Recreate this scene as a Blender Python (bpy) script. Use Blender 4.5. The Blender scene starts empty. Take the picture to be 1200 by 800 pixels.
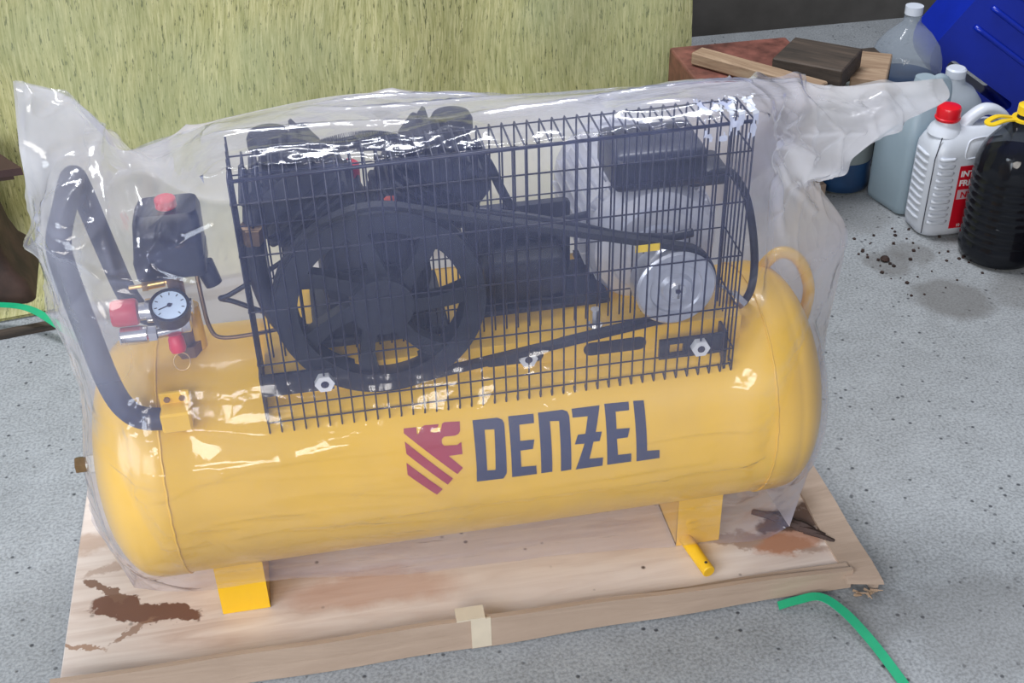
import bpy, bmesh, math, random
from mathutils import Vector, Matrix, noise, geometry
random.seed(7)
PI = math.pi
scene = bpy.context.scene
COL = scene.collection

# ------------------------------------------------------------------ camera
cam_data = bpy.data.cameras.new('camera')
cam = bpy.data.objects.new('camera', cam_data)
COL.objects.link(cam)
R = [[0.982661, -0.122087, 0.139543], [-0.184155, -0.555202, 0.811072], [-0.021547, -0.822706, -0.568059]]
cam.matrix_world = Matrix([[R[i][0], -R[i][1], -R[i][2], (0, 0, 1.45)[i]] for i in range(3)] + [[0, 0, 0, 1]])
cam_data.sensor_width = 36
cam_data.lens = 1450 / 1200 * 36
cam_data.clip_start = 0.05
scene.camera = cam

# ------------------------------------------------------------------ world and lights
world = bpy.data.worlds.new('world')
scene.world = world
world.use_nodes = True
bgn = world.node_tree.nodes['Background']
bgn.inputs[0].default_value = (0.80, 0.87, 1.0, 1)
bgn.inputs[1].default_value = 0.32

def area(name, loc, target, sx, sy, power, color):
    d = bpy.data.lights.new(name, 'AREA')
    d.shape = 'RECTANGLE'; d.size = sx; d.size_y = sy; d.energy = power; d.color = color
    o = bpy.data.objects.new(name, d); COL.objects.link(o)
    o.location = loc
    o.rotation_euler = (Vector(target) - Vector(loc)).to_track_quat('-Z', 'Y').to_euler()
    return o
area('doorway_light', (-2.9, -0.9, 2.2), (0.0, 1.5, 0.2), 2.2, 1.8, 150, (0.84, 0.91, 1.0))
area('gloss_strip', (0.5, 2.7, 3.0), (0.4, 1.5, 0.3), 1.6, 0.4, 92, (0.94, 0.96, 1.0))  # strip added overhead at the back, for gloss on the film
area('front_fill', (-0.7, -1.5, 1.9), (0.2, 1.5, 0.25), 1.5, 1.0, 70, (1.0, 0.95, 0.88))  # added fill that brightens the front of the tank

vs = scene.view_settings
scene.display_settings.display_device = 'sRGB'
vs.view_transform = 'Standard'; vs.look = 'None'; vs.exposure = -0.12; vs.gamma = 1.0
vs.use_curve_mapping = False
scene.cycles.transparent_max_bounces = 24
scene.cycles.max_bounces = 10

# ------------------------------------------------------------------ materials
def new_mat(name):
    m = bpy.data.materials.new(name); m.use_nodes = True
    nt = m.node_tree
    return m, nt, nt.nodes['Principled BSDF'], nt.nodes['Material Output']
def N(nt, typ, **kw):
    n = nt.nodes.new(typ)
    for k, v in kw.items():
        if k.startswith('i_'):
            key = k[2:].replace('_', ' ')
            n.inputs[key].default_value = v
        else: setattr(n, k, v)
    return n
def ramp(nt, src, stops, interp='LINEAR'):
    r = nt.nodes.new('ShaderNodeValToRGB'); r.color_ramp.interpolation = interp
    e = r.color_ramp.elements
    while len(e) < len(stops): e.new(0.5)
    for k, (p, c) in enumerate(stops):
        e[k].position = p; e[k].color = (c[0], c[1], c[2], 1) if hasattr(c, '__len__') else (c, c, c, 1)
    nt.links.new(src, r.inputs[0]); return r.outputs[0]
def coords(nt, scale=(1, 1, 1), rot=(0, 0, 0), loc=(0, 0, 0)):
    tc = nt.nodes.new('ShaderNodeTexCoord'); mp = nt.nodes.new('ShaderNodeMapping')
    mp.inputs['Scale'].default_value = scale; mp.inputs['Rotation'].default_value = rot
    mp.inputs['Location'].default_value = loc
    nt.links.new(tc.outputs['Object'], mp.inputs[0]); return mp.outputs[0]
def noise_t(nt, vec, scale, detail=4, rough=0.55, dist=0.0):
    n = nt.nodes.new('ShaderNodeTexNoise')
    n.inputs['Scale'].default_value = scale; n.inputs['Detail'].default_value = detail
    n.inputs['Roughness'].default_value = rough; n.inputs['Distortion'].default_value = dist
    nt.links.new(vec, n.inputs['Vector']); return n.outputs[0]
def mixc(nt, fac, a, b, mode='MIX'):
    m = nt.nodes.new('ShaderNodeMix'); m.data_type = 'RGBA'; m.blend_type = mode
    for s, v in ((m.inputs[0], fac), (m.inputs[6], a), (m.inputs[7], b)):
        if hasattr(v, 'links') or isinstance(v, bpy.types.NodeSocket): nt.links.new(v, s)
        elif hasattr(v, '__len__'): s.default_value = (v[0], v[1], v[2], 1)
        else: s.default_value = v
    return m.outputs[2]
def math_n(nt, op, a, b=0.0):
    m = nt.nodes.new('ShaderNodeMath'); m.operation = op
    for s, v in ((m.inputs[0], a), (m.inputs[1], b)):
        if isinstance(v, bpy.types.NodeSocket): nt.links.new(v, s)
        else: s.default_value = v
    return m.outputs[0]
def bump(nt, h, strength, dist=0.01):
    b = nt.nodes.new('ShaderNodeBump'); b.inputs['Strength'].default_value = strength
    b.inputs['Distance'].default_value = dist
    nt.links.new(h, b.inputs['Height']); return b.outputs[0]

def simple(name, color, rough=0.5, metal=0.0, vary=0.12, scale=30, bmp=0.0, coat=0.0, trans=0.0):
    m, nt, p, out = new_mat(name)
    v = noise_t(nt, coords(nt), scale, 5)
    d = [max(0, c * (1 - vary)) for c in color]; l = [min(1, c * (1 + vary)) for c in color]
    nt.links.new(ramp(nt, v, [(0.3, d), (0.7, l)]), p.inputs['Base Color'])
    p.inputs['Roughness'].default_value = rough; p.inputs['Metallic'].default_value = metal
    p.inputs['Coat Weight'].default_value = coat
    p.inputs['Transmission Weight'].default_value = trans
    if bmp: nt.links.new(bump(nt, v, bmp, 0.004), p.inputs['Normal'])
    return m

M = {}
M['yellow'] = simple('yellow_paint', (0.86, 0.50, 0.012), 0.33, 0, 0.04, 12, coat=0.3)
M['yellow_rod'] = simple('yellow_rod_paint', (0.80, 0.48, 0.02), 0.4, 0, 0.06, 40)
M['black'] = simple('black_paint', (0.012, 0.013, 0.018), 0.38, 0, 0.3, 60)
M['black_rough'] = simple('black_casting', (0.013, 0.014, 0.02), 0.55, 0, 0.35, 90, 0.3)
M['wire'] = simple('black_wire', (0.012, 0.012, 0.024), 0.35, 0, 0.2, 80)
M['rubber'] = simple('rubber', (0.012, 0.013, 0.017), 0.6, 0, 0.2, 60)
M['foam'] = simple('foam_grip', (0.012, 0.016, 0.035), 0.6, 0, 0.25, 120, 0.2)
M['alu'] = simple('cast_aluminium', (0.62, 0.63, 0.66), 0.36, 0.75, 0.1, 50)
M['silver_paint'] = simple('silver_paint', (0.68, 0.69, 0.73), 0.42, 0.45, 0.08, 60)
M['steel'] = simple('bright_steel', (0.72, 0.71, 0.68), 0.25, 0.95, 0.1, 80)
M['brass'] = simple('brass', (0.62, 0.42, 0.16), 0.3, 0.9, 0.1, 60)
M['bronze'] = simple('dull_bronze', (0.22, 0.14, 0.07), 0.42, 0.6, 0.2, 60)
M['red'] = simple('red_plastic', (0.72, 0.012, 0.03), 0.4, 0, 0.06, 40)
M['orange'] = simple('orange_plastic', (0.9, 0.12, 0.03), 0.4, 0, 0.05, 40)
M['white_nut'] = simple('zinc_nut', (0.74, 0.74, 0.72), 0.4, 0.2, 0.08, 40)
M['decal_blue'] = simple('navy_decal', (0.010, 0.022, 0.075), 0.42, 0, 0.1, 20)
M['decal_red'] = simple('crimson_decal', (0.36, 0.010, 0.035), 0.42, 0, 0.08, 20)
M['dial'] = simple('dial_paper', (0.66, 0.78, 0.90), 0.5, 0, 0.03, 20)
M['ink'] = simple('ink', (0.02, 0.02, 0.04), 0.5, 0, 0.1, 20)
M['green'] = simple('green_strap_plastic', (0.01, 0.36, 0.17), 0.32, 0, 0.1, 25)
M['hdpe'] = simple('white_hdpe', (0.62, 0.66, 0.74), 0.34, 0, 0.03, 8)
M['cap_red'] = simple('red_cap_plastic', (0.72, 0.008, 0.02), 0.3, 0, 0.04, 30)
M['label_red'] = simple('red_label_print', (0.58, 0.006, 0.02), 0.4, 0, 0.03, 30)
M['label_pale'] = simple('pale_label_print', (0.62, 0.45, 0.50), 0.4, 0, 0.03, 30)
M['label_white'] = simple('white_label_print', (0.85, 0.85, 0.88), 0.4, 0, 0.02, 30)
M['blue_plastic'] = simple('blue_canister_plastic', (0.004, 0.022, 0.36), 0.3, 0, 0.06, 20)
M['yellow_plastic'] = simple('yellow_handle_plastic', (0.85, 0.58, 0.02), 0.35, 0, 0.05, 20)
M['tape'] = simple('cream_tape', (0.62, 0.54, 0.42), 0.45, 0, 0.06, 30)
M['tape_white'] = simple('white_tape', (0.82, 0.86, 0.92), 0.35, 0, 0.03, 30)

def jug_mat(name, col, alpha, rough=0.35):
    # milky plastic: partly see-through, partly scattering
    m, nt, p, out = new_mat(name)
    v = noise_t(nt, coords(nt), 9, 3)
    nt.links.new(ramp(nt, v, [(0.3, [c * 0.92 for c in col]), (0.7, col)]), p.inputs['Base Color'])
    p.inputs['Roughness'].default_value = rough
    tr = nt.nodes.new('ShaderNodeBsdfTransparent'); tl = nt.nodes.new('ShaderNodeBsdfTranslucent')
    tl.inputs[0].default_value = (*col, 1)
    mx = nt.nodes.new('ShaderNodeMixShader'); mx.inputs[0].default_value = 0.35
    nt.links.new(p.outputs[0], mx.inputs[1]); nt.links.new(tl.outputs[0], mx.inputs[2])
    mx2 = nt.nodes.new('ShaderNodeMixShader'); mx2.inputs[0].default_value = alpha
    nt.links.new(tr.outputs[0], mx2.inputs[1]); nt.links.new(mx.outputs[0], mx2.inputs[2])
    nt.links.new(mx2.outputs[0], out.inputs[0]); return m
M['jug'] = jug_mat('milky_jug', (0.52, 0.63, 0.70), 0.86)
M['jug_liquid'] = simple('pale_blue_liquid', (0.20, 0.40, 0.52), 0.4, 0, 0.04, 10)
M['jug_pale'] = jug_mat('pale_jug', (0.60, 0.66, 0.72), 0.82)
M['jug_dark'] = jug_mat('pale_green_jug', (0.40, 0.45, 0.44), 0.75)
M['navy_liquid'] = simple('navy_liquid', (0.012, 0.045, 0.12), 0.3, 0, 0.2, 20)
M['oil'] = simple('black_oil', (0.004, 0.005, 0.009), 0.12, 0, 0.2, 20)

def pet_mat(name, tint, alpha):
    m, nt, p, out = new_mat(name)
    p.inputs['Base Color'].default_value = (*tint, 1); p.inputs['Roughness'].default_value = 0.08
    nt.links.new(bump(nt, noise_t(nt, coords(nt), 22, 2, 0.5, 0.6), 0.25, 0.006), p.inputs['Normal'])
    fr = N(nt, 'ShaderNodeFresnel'); gb = N(nt, 'ShaderNodeNewGeometry')
    nt.links.new(math_n(nt, 'SUBTRACT', 1.5, math_n(nt, 'MULTIPLY', gb.outputs['Backfacing'], 0.833)), fr.inputs['IOR'])
    fac = math_n(nt, 'ADD', math_n(nt, 'MULTIPLY', fr.outputs[0], 0.9), alpha)
    tr = nt.nodes.new('ShaderNodeBsdfTransparent'); tr.inputs[0].default_value = (0.9, 0.93, 0.97, 1)
    mx = nt.nodes.new('ShaderNodeMixShader')
    nt.links.new(fac, mx.inputs[0]); nt.links.new(tr.outputs[0], mx.inputs[1]); nt.links.new(p.outputs[0], mx.inputs[2])
    nt.links.new(mx.outputs[0], out.inputs[0]); return m
M['pet'] = pet_mat('clear_pet', (0.45, 0.50, 0.56), 0.22)
M['pet_smoke'] = pet_mat('smoky_pet', (0.012, 0.014, 0.02), 0.5)

# concrete floor
m, nt, p, out = new_mat('concrete'); M['concrete'] = m
c = coords(nt)
big = noise_t(nt, c, 1.6, 6, 0.6); mid = noise_t(nt, c, 14, 8, 0.7); fine = noise_t(nt, c, 190, 3, 0.6)
base = ramp(nt, big, [(0.32, (0.20, 0.215, 0.225)), (0.68, (0.31, 0.33, 0.35))])
base = mixc(nt, 0.55, base, ramp(nt, mid, [(0.3, (0.16, 0.17, 0.175)), (0.7, (0.38, 0.405, 0.43))]))
base = mixc(nt, 0.45, base, ramp(nt, fine, [(0.35, (0.14, 0.145, 0.155)), (0.6, (0.42, 0.445, 0.47))]))
vor = N(nt, 'ShaderNodeTexVoronoi', i_Scale=48.0); nt.links.new(c, vor.inputs['Vector'])
pit = ramp(nt, vor.outputs['Distance'], [(0.10, 1), (0.20, 0)])
pm = ramp(nt, noise_t(nt, c, 21, 2), [(0.46, 0), (0.56, 1)])
pits = math_n(nt, 'MULTIPLY', pit, pm)
base = mixc(nt, pits, base, (0.055, 0.06, 0.07))
# oil and damp stains with their own shapes
dn = N(nt, 'ShaderNodeTexNoise', i_Scale=11.0, i_Detail=4.0); nt.links.new(c, dn.inputs['Vector'])
vadd = N(nt, 'ShaderNodeVectorMath', operation='MULTIPLY_ADD')
nt.links.new(dn.outputs['Color'], vadd.inputs[0]); vadd.inputs[1].default_value = (0.09, 0.09, 0)
nt.links.new(c, vadd.inputs[2])
for (sx, sy, rr, dark) in ((1.31, 2.03, 0.085, 0.62), (1.235, 2.19, 0.055, 0.55), (1.31, 2.22, 0.05, 0.5), (1.47, 2.02, 0.08, 0.4), (0.94, 1.16, 0.13, 0.3), (1.55, 2.30, 0.16, 0.5), (1.25, 2.42, 0.10, 0.35), (0.78, 1.22, 0.06, 0.3)):
    s = N(nt, 'ShaderNodeVectorMath', operation='DISTANCE')
    nt.links.new(vadd.outputs[0], s.inputs[0]); s.inputs[1].default_value = (sx + 0.045 - 0.5, sy + 0.045 - 1.1, 0)
    f = ramp(nt, s.outputs['Value'], [(rr * 0.75, dark), (rr * 1.1, 0)])
    base = mixc(nt, f, base, (0.12, 0.115, 0.11))
nt.links.new(base, p.inputs['Base Color']); p.inputs['Roughness'].default_value = 0.75
hh = math_n(nt, 'SUBTRACT', math_n(nt, 'ADD', mid, math_n(nt, 'MULTIPLY', fine, 0.4)), pits)
nt.links.new(bump(nt, hh, 0.35, 0.004), p.inputs['Normal'])

# straw-like streaked mat
m, nt, p, out = new_mat('streaked_mat'); M['mat'] = m
c = coords(nt, (1, 1, 1))
warp = N(nt, 'ShaderNodeTexNoise', i_Scale=1.3, i_Detail=2.0); nt.links.new(c, warp.inputs['Vector'])
va = N(nt, 'ShaderNodeVectorMath', operation='MULTIPLY_ADD'); nt.links.new(warp.outputs['Color'], va.inputs[0])
va.inputs[1].default_value = (0.14, 0.0, 0.0); nt.links.new(c, va.inputs[2])
mp = N(nt, 'ShaderNodeMapping'); nt.links.new(va.outputs[0], mp.inputs[0]); mp.inputs['Scale'].default_value = (1, 0.05, 0.075)
s1 = noise_t(nt, mp.outputs[0], 260, 5, 0.7); s2 = noise_t(nt, mp.outputs[0], 70, 3, 0.6)
mp2 = N(nt, 'ShaderNodeMapping'); nt.links.new(va.outputs[0], mp2.inputs[0]); mp2.inputs['Scale'].default_value = (1, 0.1, 0.16)
s3 = noise_t(nt, mp2.outputs[0], 210, 3, 0.7)
col = ramp(nt, s1, [(0.30, (0.15, 0.15, 0.045)), (0.43, (0.36, 0.35, 0.14)), (0.54, (0.49, 0.47, 0.24)), (0.68, (0.70, 0.66, 0.38))])
col = mixc(nt, 0.35, col, ramp(nt, s2, [(0.3, (0.24, 0.26, 0.10)), (0.65, (0.66, 0.62, 0.32))]))
col = mixc(nt, ramp(nt, s3, [(0.34, 0.85), (0.42, 0)]), col, (0.07, 0.08, 0.03))
lg = noise_t(nt, c, 2.6, 3)
col = mixc(nt, ramp(nt, lg, [(0.45, 0), (0.7, 0.4)]), col, (0.36, 0.42, 0.26))
nt.links.new(col, p.inputs['Base Color']); p.inputs['Roughness'].default_value = 0.7
nt.links.new(bump(nt, s1, 0.5, 0.004), p.inputs['Normal'])

# plywood pallet board with stains
m, nt, p, out = new_mat('plywood'); M['plywood'] = m
c = coords(nt)
mpg = N(nt, 'ShaderNodeMapping'); nt.links.new(c, mpg.inputs[0]); mpg.inputs['Scale'].default_value = (0.35, 3.0, 1)
g1 = noise_t(nt, mpg.outputs[0], 16, 5, 0.55, 0.8); g2 = noise_t(nt, c, 3.2, 4)
col = ramp(nt, g1, [(0.3, (0.52, 0.40, 0.34)), (0.62, (0.68, 0.58, 0.52))])
col = mixc(nt, ramp(nt, g2, [(0.35, 0), (0.7, 0.6)]), col, (0.70, 0.64, 0.60))
dn = N(nt, 'ShaderNodeTexNoise', i_Scale=16.0, i_Detail=5.0, i_Roughness=0.65); nt.links.new(c, dn.inputs['Vector'])
va = N(nt, 'ShaderNodeVectorMath', operation='MULTIPLY_ADD'); nt.links.new(dn.outputs['Color'], va.inputs[0])
va.inputs[1].default_value = (0.10, 0.07, 0); nt.links.new(c, va.inputs[2])
def blot(col, x, y, rx, ry, rot, colr, amt, soft=1.25):
    mpp = N(nt, 'ShaderNodeMapping', vector_type='TEXTURE'); nt.links.new(va.outputs[0], mpp.inputs[0])
    mpp.inputs['Location'].default_value = (x + 0.05, y + 0.035, 0); mpp.inputs['Rotation'].default_value = (0, 0, rot)
    mpp.inputs['Scale'].default_value = (rx, ry, 1)
    ln = N(nt, 'ShaderNodeVectorMath', operation='LENGTH')
    sep = N(nt, 'ShaderNodeSeparateXYZ'); cmb = N(nt, 'ShaderNodeCombineXYZ')
    nt.links.new(mpp.outputs[0], sep.inputs[0]); nt.links.new(sep.outputs[0], cmb.inputs[0]); nt.links.new(sep.outputs[1], cmb.inputs[1])
    nt.links.new(cmb.outputs[0], ln.inputs[0])
    f = ramp(nt, ln.outputs['Value'], [(0.5, amt), (min(0.99, 0.5 * soft), 0)])
    return mixc(nt, f, col, colr)
BX, BY = 0.1525, 1.5325
# (board is centred on BX, BY: blots are given in its own space)
for b in ((-0.335, 1.425, 0.17, 0.040, -0.35, (0.17, 0.085, 0.06), 1.0, 1.12), (-0.40, 1.475, 0.08, 0.018, -0.75, (0.20, 0.11, 0.075), 0.95, 1.15),
          (-0.36, 1.39, 0.08, 0.012, 0.55, (0.26, 0.15, 0.10), 0.8, 1.2), (-0.43, 1.375, 0.05, 0.010, -0.5, (0.30, 0.16, 0.09), 0.8, 1.3), (-0.43, 1.60, 0.09, 0.03, 0, (0.38, 0.24, 0.16), 0.55, 1.8),
          (-0.40, 1.53, 0.05, 0.012, 0.5, (0.30, 0.18, 0.12), 0.5, 1.6),
          (0.0, 1.40, 0.18, 0.05, -0.1, (0.42, 0.20, 0.12), 0.45, 1.9), (0.64, 1.37, 0.20, 0.030, -0.35, (0.28, 0.17, 0.12), 0.75, 1.4),
          (0.70, 1.41, 0.10, 0.05, 0.2, (0.10, 0.055, 0.04), 0.95, 1.3), (0.69, 1.36, 0.09, 0.035, 0.1, (0.42, 0.17, 0.08), 0.7, 1.6)):
    col = blot(col, b[0] - BX, b[1] - BY, *b[2:])
vor = N(nt, 'ShaderNodeTexVoronoi', i_Scale=26.0); nt.links.new(c, vor.inputs['Vector'])
sp = math_n(nt, 'MULTIPLY', ramp(nt, vor.outputs['Distance'], [(0.05, 1), (0.12, 0)]), ramp(nt, noise_t(nt, c, 11, 2), [(0.5, 0), (0.58, 1)]))
col = mixc(nt, sp, col, (0.10, 0.07, 0.06))
nt.links.new(col, p.inputs['Base Color']); p.inputs['Roughness'].default_value = 0.6
nt.links.new(bump(nt, g1, 0.2, 0.002), p.inputs['Normal'])

def wood(name, dark, light, sc=(0.3, 3, 3), rough=0.7):
    m, nt, p, out = new_mat(name)
    c = coords(nt, sc); g = noise_t(nt, c, 14, 6, 0.65, 1.2)
    nt.links.new(ramp(nt, g, [(0.3, dark), (0.7, light)]), p.inputs['Base Color'])
    p.inputs['Roughness'].default_value = rough
    nt.links.new(bump(nt, g, 0.4, 0.004), p.inputs['Normal']); return m
M['mdf'] = wood('tan_fibreboard', (0.36, 0.265, 0.20), (0.45, 0.34, 0.265), (0.25, 2, 2), 0.5)
M['wood_light'] = wood('weathered_pine', (0.20, 0.12, 0.07), (0.42, 0.30, 0.20))
M['wood_dark'] = wood('oily_dark_timber', (0.012, 0.010, 0.008), (0.085, 0.06, 0.045))
M['wood_block'] = wood('scrap_wood', (0.24, 0.16, 0.11), (0.42, 0.32, 0.25))
M['rust'] = simple('rusty_steel', (0.036, 0.018, 0.014), 0.7, 0.1, 0.6, 16, 0.6)
M['rust_top'] = simple('oxide_primer', (0.045, 0.02, 0.02), 0.5, 0.0, 0.3, 16, 0.3)
M['redbrown'] = simple('crumpled_red_brown_sheet', (0.15, 0.055, 0.042), 0.5, 0.0, 0.6, 22, 1.0)
M['wall'] = simple('dark_plaster', (0.07, 0.065, 0.06), 0.9, 0, 0.3, 6, 0.3)

# milky polyethylene film
def film_mat(name, haze_lo, haze_hi, bump_s, tint=(0.83, 0.845, 0.93), folded=False):
    m, nt, p, out = new_mat(name)
    nt.nodes.remove(p)
    c = coords(nt)
    w1 = N(nt, 'ShaderNodeTexNoise', i_Scale=5.0, i_Detail=2.0); nt.links.new(c, w1.inputs['Vector'])
    va = N(nt, 'ShaderNodeVectorMath', operation='MULTIPLY_ADD'); nt.links.new(w1.outputs['Color'], va.inputs[0])
    va.inputs[1].default_value = (0.16, 0.16, 0.16); nt.links.new(c, va.inputs[2])
    vor = N(nt, 'ShaderNodeTexVoronoi', feature='F1', i_Scale=9.0); nt.links.new(va.outputs[0], vor.inputs['Vector'])
    vor2 = N(nt, 'ShaderNodeTexVoronoi', feature='F1', i_Scale=26.0); nt.links.new(va.outputs[0], vor2.inputs['Vector'])
    fine = noise_t(nt, va.outputs[0], 20, 3, 0.5)
    # crumpled only in places
    zone = ramp(nt, noise_t(nt, c, 4.5, 2), [(0.42, 0.15), (0.62, 1)])
    h = math_n(nt, 'ADD', vor.outputs['Distance'], math_n(nt, 'MULTIPLY', vor2.outputs['Distance'], 0.35))
    h = math_n(nt, 'ADD', math_n(nt, 'MULTIPLY', h, zone), math_n(nt, 'MULTIPLY', fine, 0.25))
    bn = bump(nt, h, bump_s, 0.02)
    haze = ramp(nt, noise_t(nt, va.outputs[0], 6, 4), [(0.3, haze_lo), (0.7, haze_hi)])
    tr = N(nt, 'ShaderNodeBsdfTransparent'); tr.inputs[0].default_value = (0.98, 0.98, 1, 1)
    df = N(nt, 'ShaderNodeBsdfDiffuse'); df.inputs[0].default_value = (*tint, 1)
    tl = N(nt, 'ShaderNodeBsdfTranslucent'); tl.inputs[0].default_value = (*tint, 1)
    gl = N(nt, 'ShaderNodeBsdfGlossy'); gl.inputs['Roughness'].default_value = 0.12
    gl.inputs[0].default_value = (1, 1, 1, 1); nt.links.new(bn, gl.inputs['Normal'])
    if folded:                                  # slack film lies in several layers: whiter and denser
        at = N(nt, 'ShaderNodeAttribute', attribute_name='slack')
        haze = math_n(nt, 'ADD', haze, math_n(nt, 'MULTIPLY', at.outputs['Fac'], 0.30))
        tc_ = mixc(nt, at.outputs['Fac'], tint, (0.93, 0.94, 1.0))
        nt.links.new(tc_, df.inputs[0]); nt.links.new(tc_, tl.inputs[0])
    sc = N(nt, 'ShaderNodeMixShader'); sc.inputs[0].default_value = 0.62
    nt.links.new(df.outputs[0], sc.inputs[1]); nt.links.new(tl.outputs[0], sc.inputs[2])
    m1 = N(nt, 'ShaderNodeMixShader'); nt.links.new(haze, m1.inputs[0])
    nt.links.new(tr.outputs[0], m1.inputs[1]); nt.links.new(sc.outputs[0], m1.inputs[2])
    # thin film: the same reflectance from either side
    fr = N(nt, 'ShaderNodeFresnel'); nt.links.new(bn, fr.inputs['Normal'])
    gb = N(nt, 'ShaderNodeNewGeometry')
    nt.links.new(math_n(nt, 'SUBTRACT', 1.45, math_n(nt, 'MULTIPLY', gb.outputs['Backfacing'], 0.76)), fr.inputs['IOR'])
    m2 = N(nt, 'ShaderNodeMixShader'); nt.links.new(math_n(nt, 'MULTIPLY', fr.outputs[0], 1.0), m2.inputs[0])
    nt.links.new(m1.outputs[0], m2.inputs[1]); nt.links.new(gl.outputs[0], m2.inputs[2])
    nt.links.new(m2.outputs[0], out.inputs[0]); return m
M['film'] = film_mat('milky_film', 0.08, 0.16, 0.6, (0.46, 0.54, 1.0), True)
M['film_back'] = film_mat('milky_film_back', 0.62, 0.80, 0.4, (0.86, 0.84, 0.86))
M['film_torn'] = simple('torn_white_film', (0.55, 0.58, 0.66), 0.2, 0, 0.1, 60)

# ------------------------------------------------------------------ helpers
ORG = {}
def tag(o, label=None, cat=None, group=None, kind=None):
    if label: o['label'] = label
    if cat: o['category'] = cat
    if group: o['group'] = group
    if kind: o['kind'] = kind
    return o
def thing(name, label, cat, loc=(0, 0, 0), rot=(0, 0, 0), group=None):
    o = bpy.data.objects.new(name, None); COL.objects.link(o)
    o.empty_display_size = 0.05
    o.location = loc; o.rotation_euler = rot
    # children of an unrotated thing are given in world space, of a rotated one in its own space
    ORG[o] = Vector((0, 0, 0)) if any(rot) else Vector(loc)
    return tag(o, label, cat, group)
def obj(name, geo, mat, parent=None, smooth=False, auto=None):
    vs_, fs_ = geo
    vs_ = [Vector(v) for v in vs_]
    n = len(vs_)
    lo = Vector([min(v[i] for v in vs_) for i in range(3)]); hi = Vector([max(v[i] for v in vs_) for i in range(3)])
    org = (lo + hi) / 2
    me = bpy.data.meshes.new(name)
    me.from_pydata([v - org for v in vs_], [], fs_)
    me.validate(); me.update()
    o = bpy.data.objects.new(name, me); COL.objects.link(o)
    me.materials.append(mat)
    if smooth or auto is not None:
        me.polygons.foreach_set('use_smooth', [True] * len(me.polygons))
        if auto is not None:
            try: me.set_sharp_from_angle(angle=math.radians(auto))
            except Exception: pass
    ORG[o] = org
    if parent is not None:
        o.parent = parent; o.location = org - ORG[parent]
    else: o.location = org
    return o
def dup(src, delta, parent):
    o = src.copy(); COL.objects.link(o); o.parent = parent
    o.location = src.location + Vector(delta); return o
def join(*gs):
    V_, F_ = [], []
    for v, f in gs:
        b = len(V_); V_ += [Vector(x) for x in v]; F_ += [tuple(i + b for i in q) for q in f]
    return V_, F_
def from_bm(bm):
    bm.verts.index_update()
    g = ([v.co.copy() for v in bm.verts], [tuple(v.index for v in f.verts) for f in bm.faces]); bm.free(); return g
def box(x0, x1, y0, y1, z0, z1, bev=0.0, seg=2):
    bm = bmesh.new(); bmesh.ops.create_cube(bm, size=1)
    for v in bm.verts:
        v.co = Vector(((x0 + x1) / 2 + v.co.x * (x1 - x0), (y0 + y1) / 2 + v.co.y * (y1 - y0), (z0 + z1) / 2 + v.co.z * (z1 - z0)))
    if bev: bmesh.ops.bevel(bm, geom=bm.edges[:], offset=bev, segments=seg, affect='EDGES', profile=0.5)
    return from_bm(bm)
def xf(g, mtx): return ([mtx @ Vector(v) for v in g[0]], g[1])
def axis_m(axis):
    # maps local Z to the axis
    return Vector((0, 0, 1)).rotation_difference(Vector(axis)).to_matrix().to_4x4()
def lathe(profile, center=(0, 0, 0), axis=(0, 0, 1), n=32, closed=False):
    V_, F_ = [], []
    k = len(profile)
    for i in range(n):
        a = 2 * PI * i / n
        for r, h in profile: V_.append(Vector((r * math.cos(a), r * math.sin(a), h)))
    for i in range(n):
        j = (i + 1) % n
        for q in range(k - 1 if not closed else k):
            q2 = (q + 1) % k
            F_.append((i * k + q, j * k + q, j * k + q2, i * k + q2))
    m = Matrix.Translation(Vector(center)) @ axis_m(axis)
    # merge poles
    bm = bmesh.new(); vv = [bm.verts.new(m @ v) for v in V_]
    for f in F_:
        try: bm.faces.new([vv[i] for i in f])
        except Exception: pass
    bmesh.ops.remove_doubles(bm, verts=bm.verts[:], dist=1e-6)
    bmesh.ops.recalc_face_normals(bm, faces=bm.faces[:])
    return from_bm(bm)
def cyl(p0, p1, r, n=16, r1=None, bev=0.0):
    p0, p1 = Vector(p0), Vector(p1); L = (p1 - p0).length; r1 = r if r1 is None else r1
    if bev: prof = [(0, 0), (r - bev, 0), (r, bev), (r1, L - bev), (r1 - bev, L), (0, L)]
    else: prof = [(0, 0), (r, 0), (r1, L), (0, L)]
    return lathe(prof, p0, (p1 - p0).normalized(), n)
def smooth_path(pts, sub=8):
    P_ = [Vector(p) for p in pts]; out_ = []
    for i in range(len(P_) - 1):
        a, b, c_, d = P_[max(i - 1, 0)], P_[i], P_[i + 1], P_[min(i + 2, len(P_) - 1)]
        for s in range(sub):
            t = s / sub
            out_.append(0.5 * ((2 * b) + (c_ - a) * t + (2 * a - 5 * b + 4 * c_ - d) * t * t + (3 * b - a - 3 * c_ + d) * t ** 3))
    out_.append(P_[-1]); return out_
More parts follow.
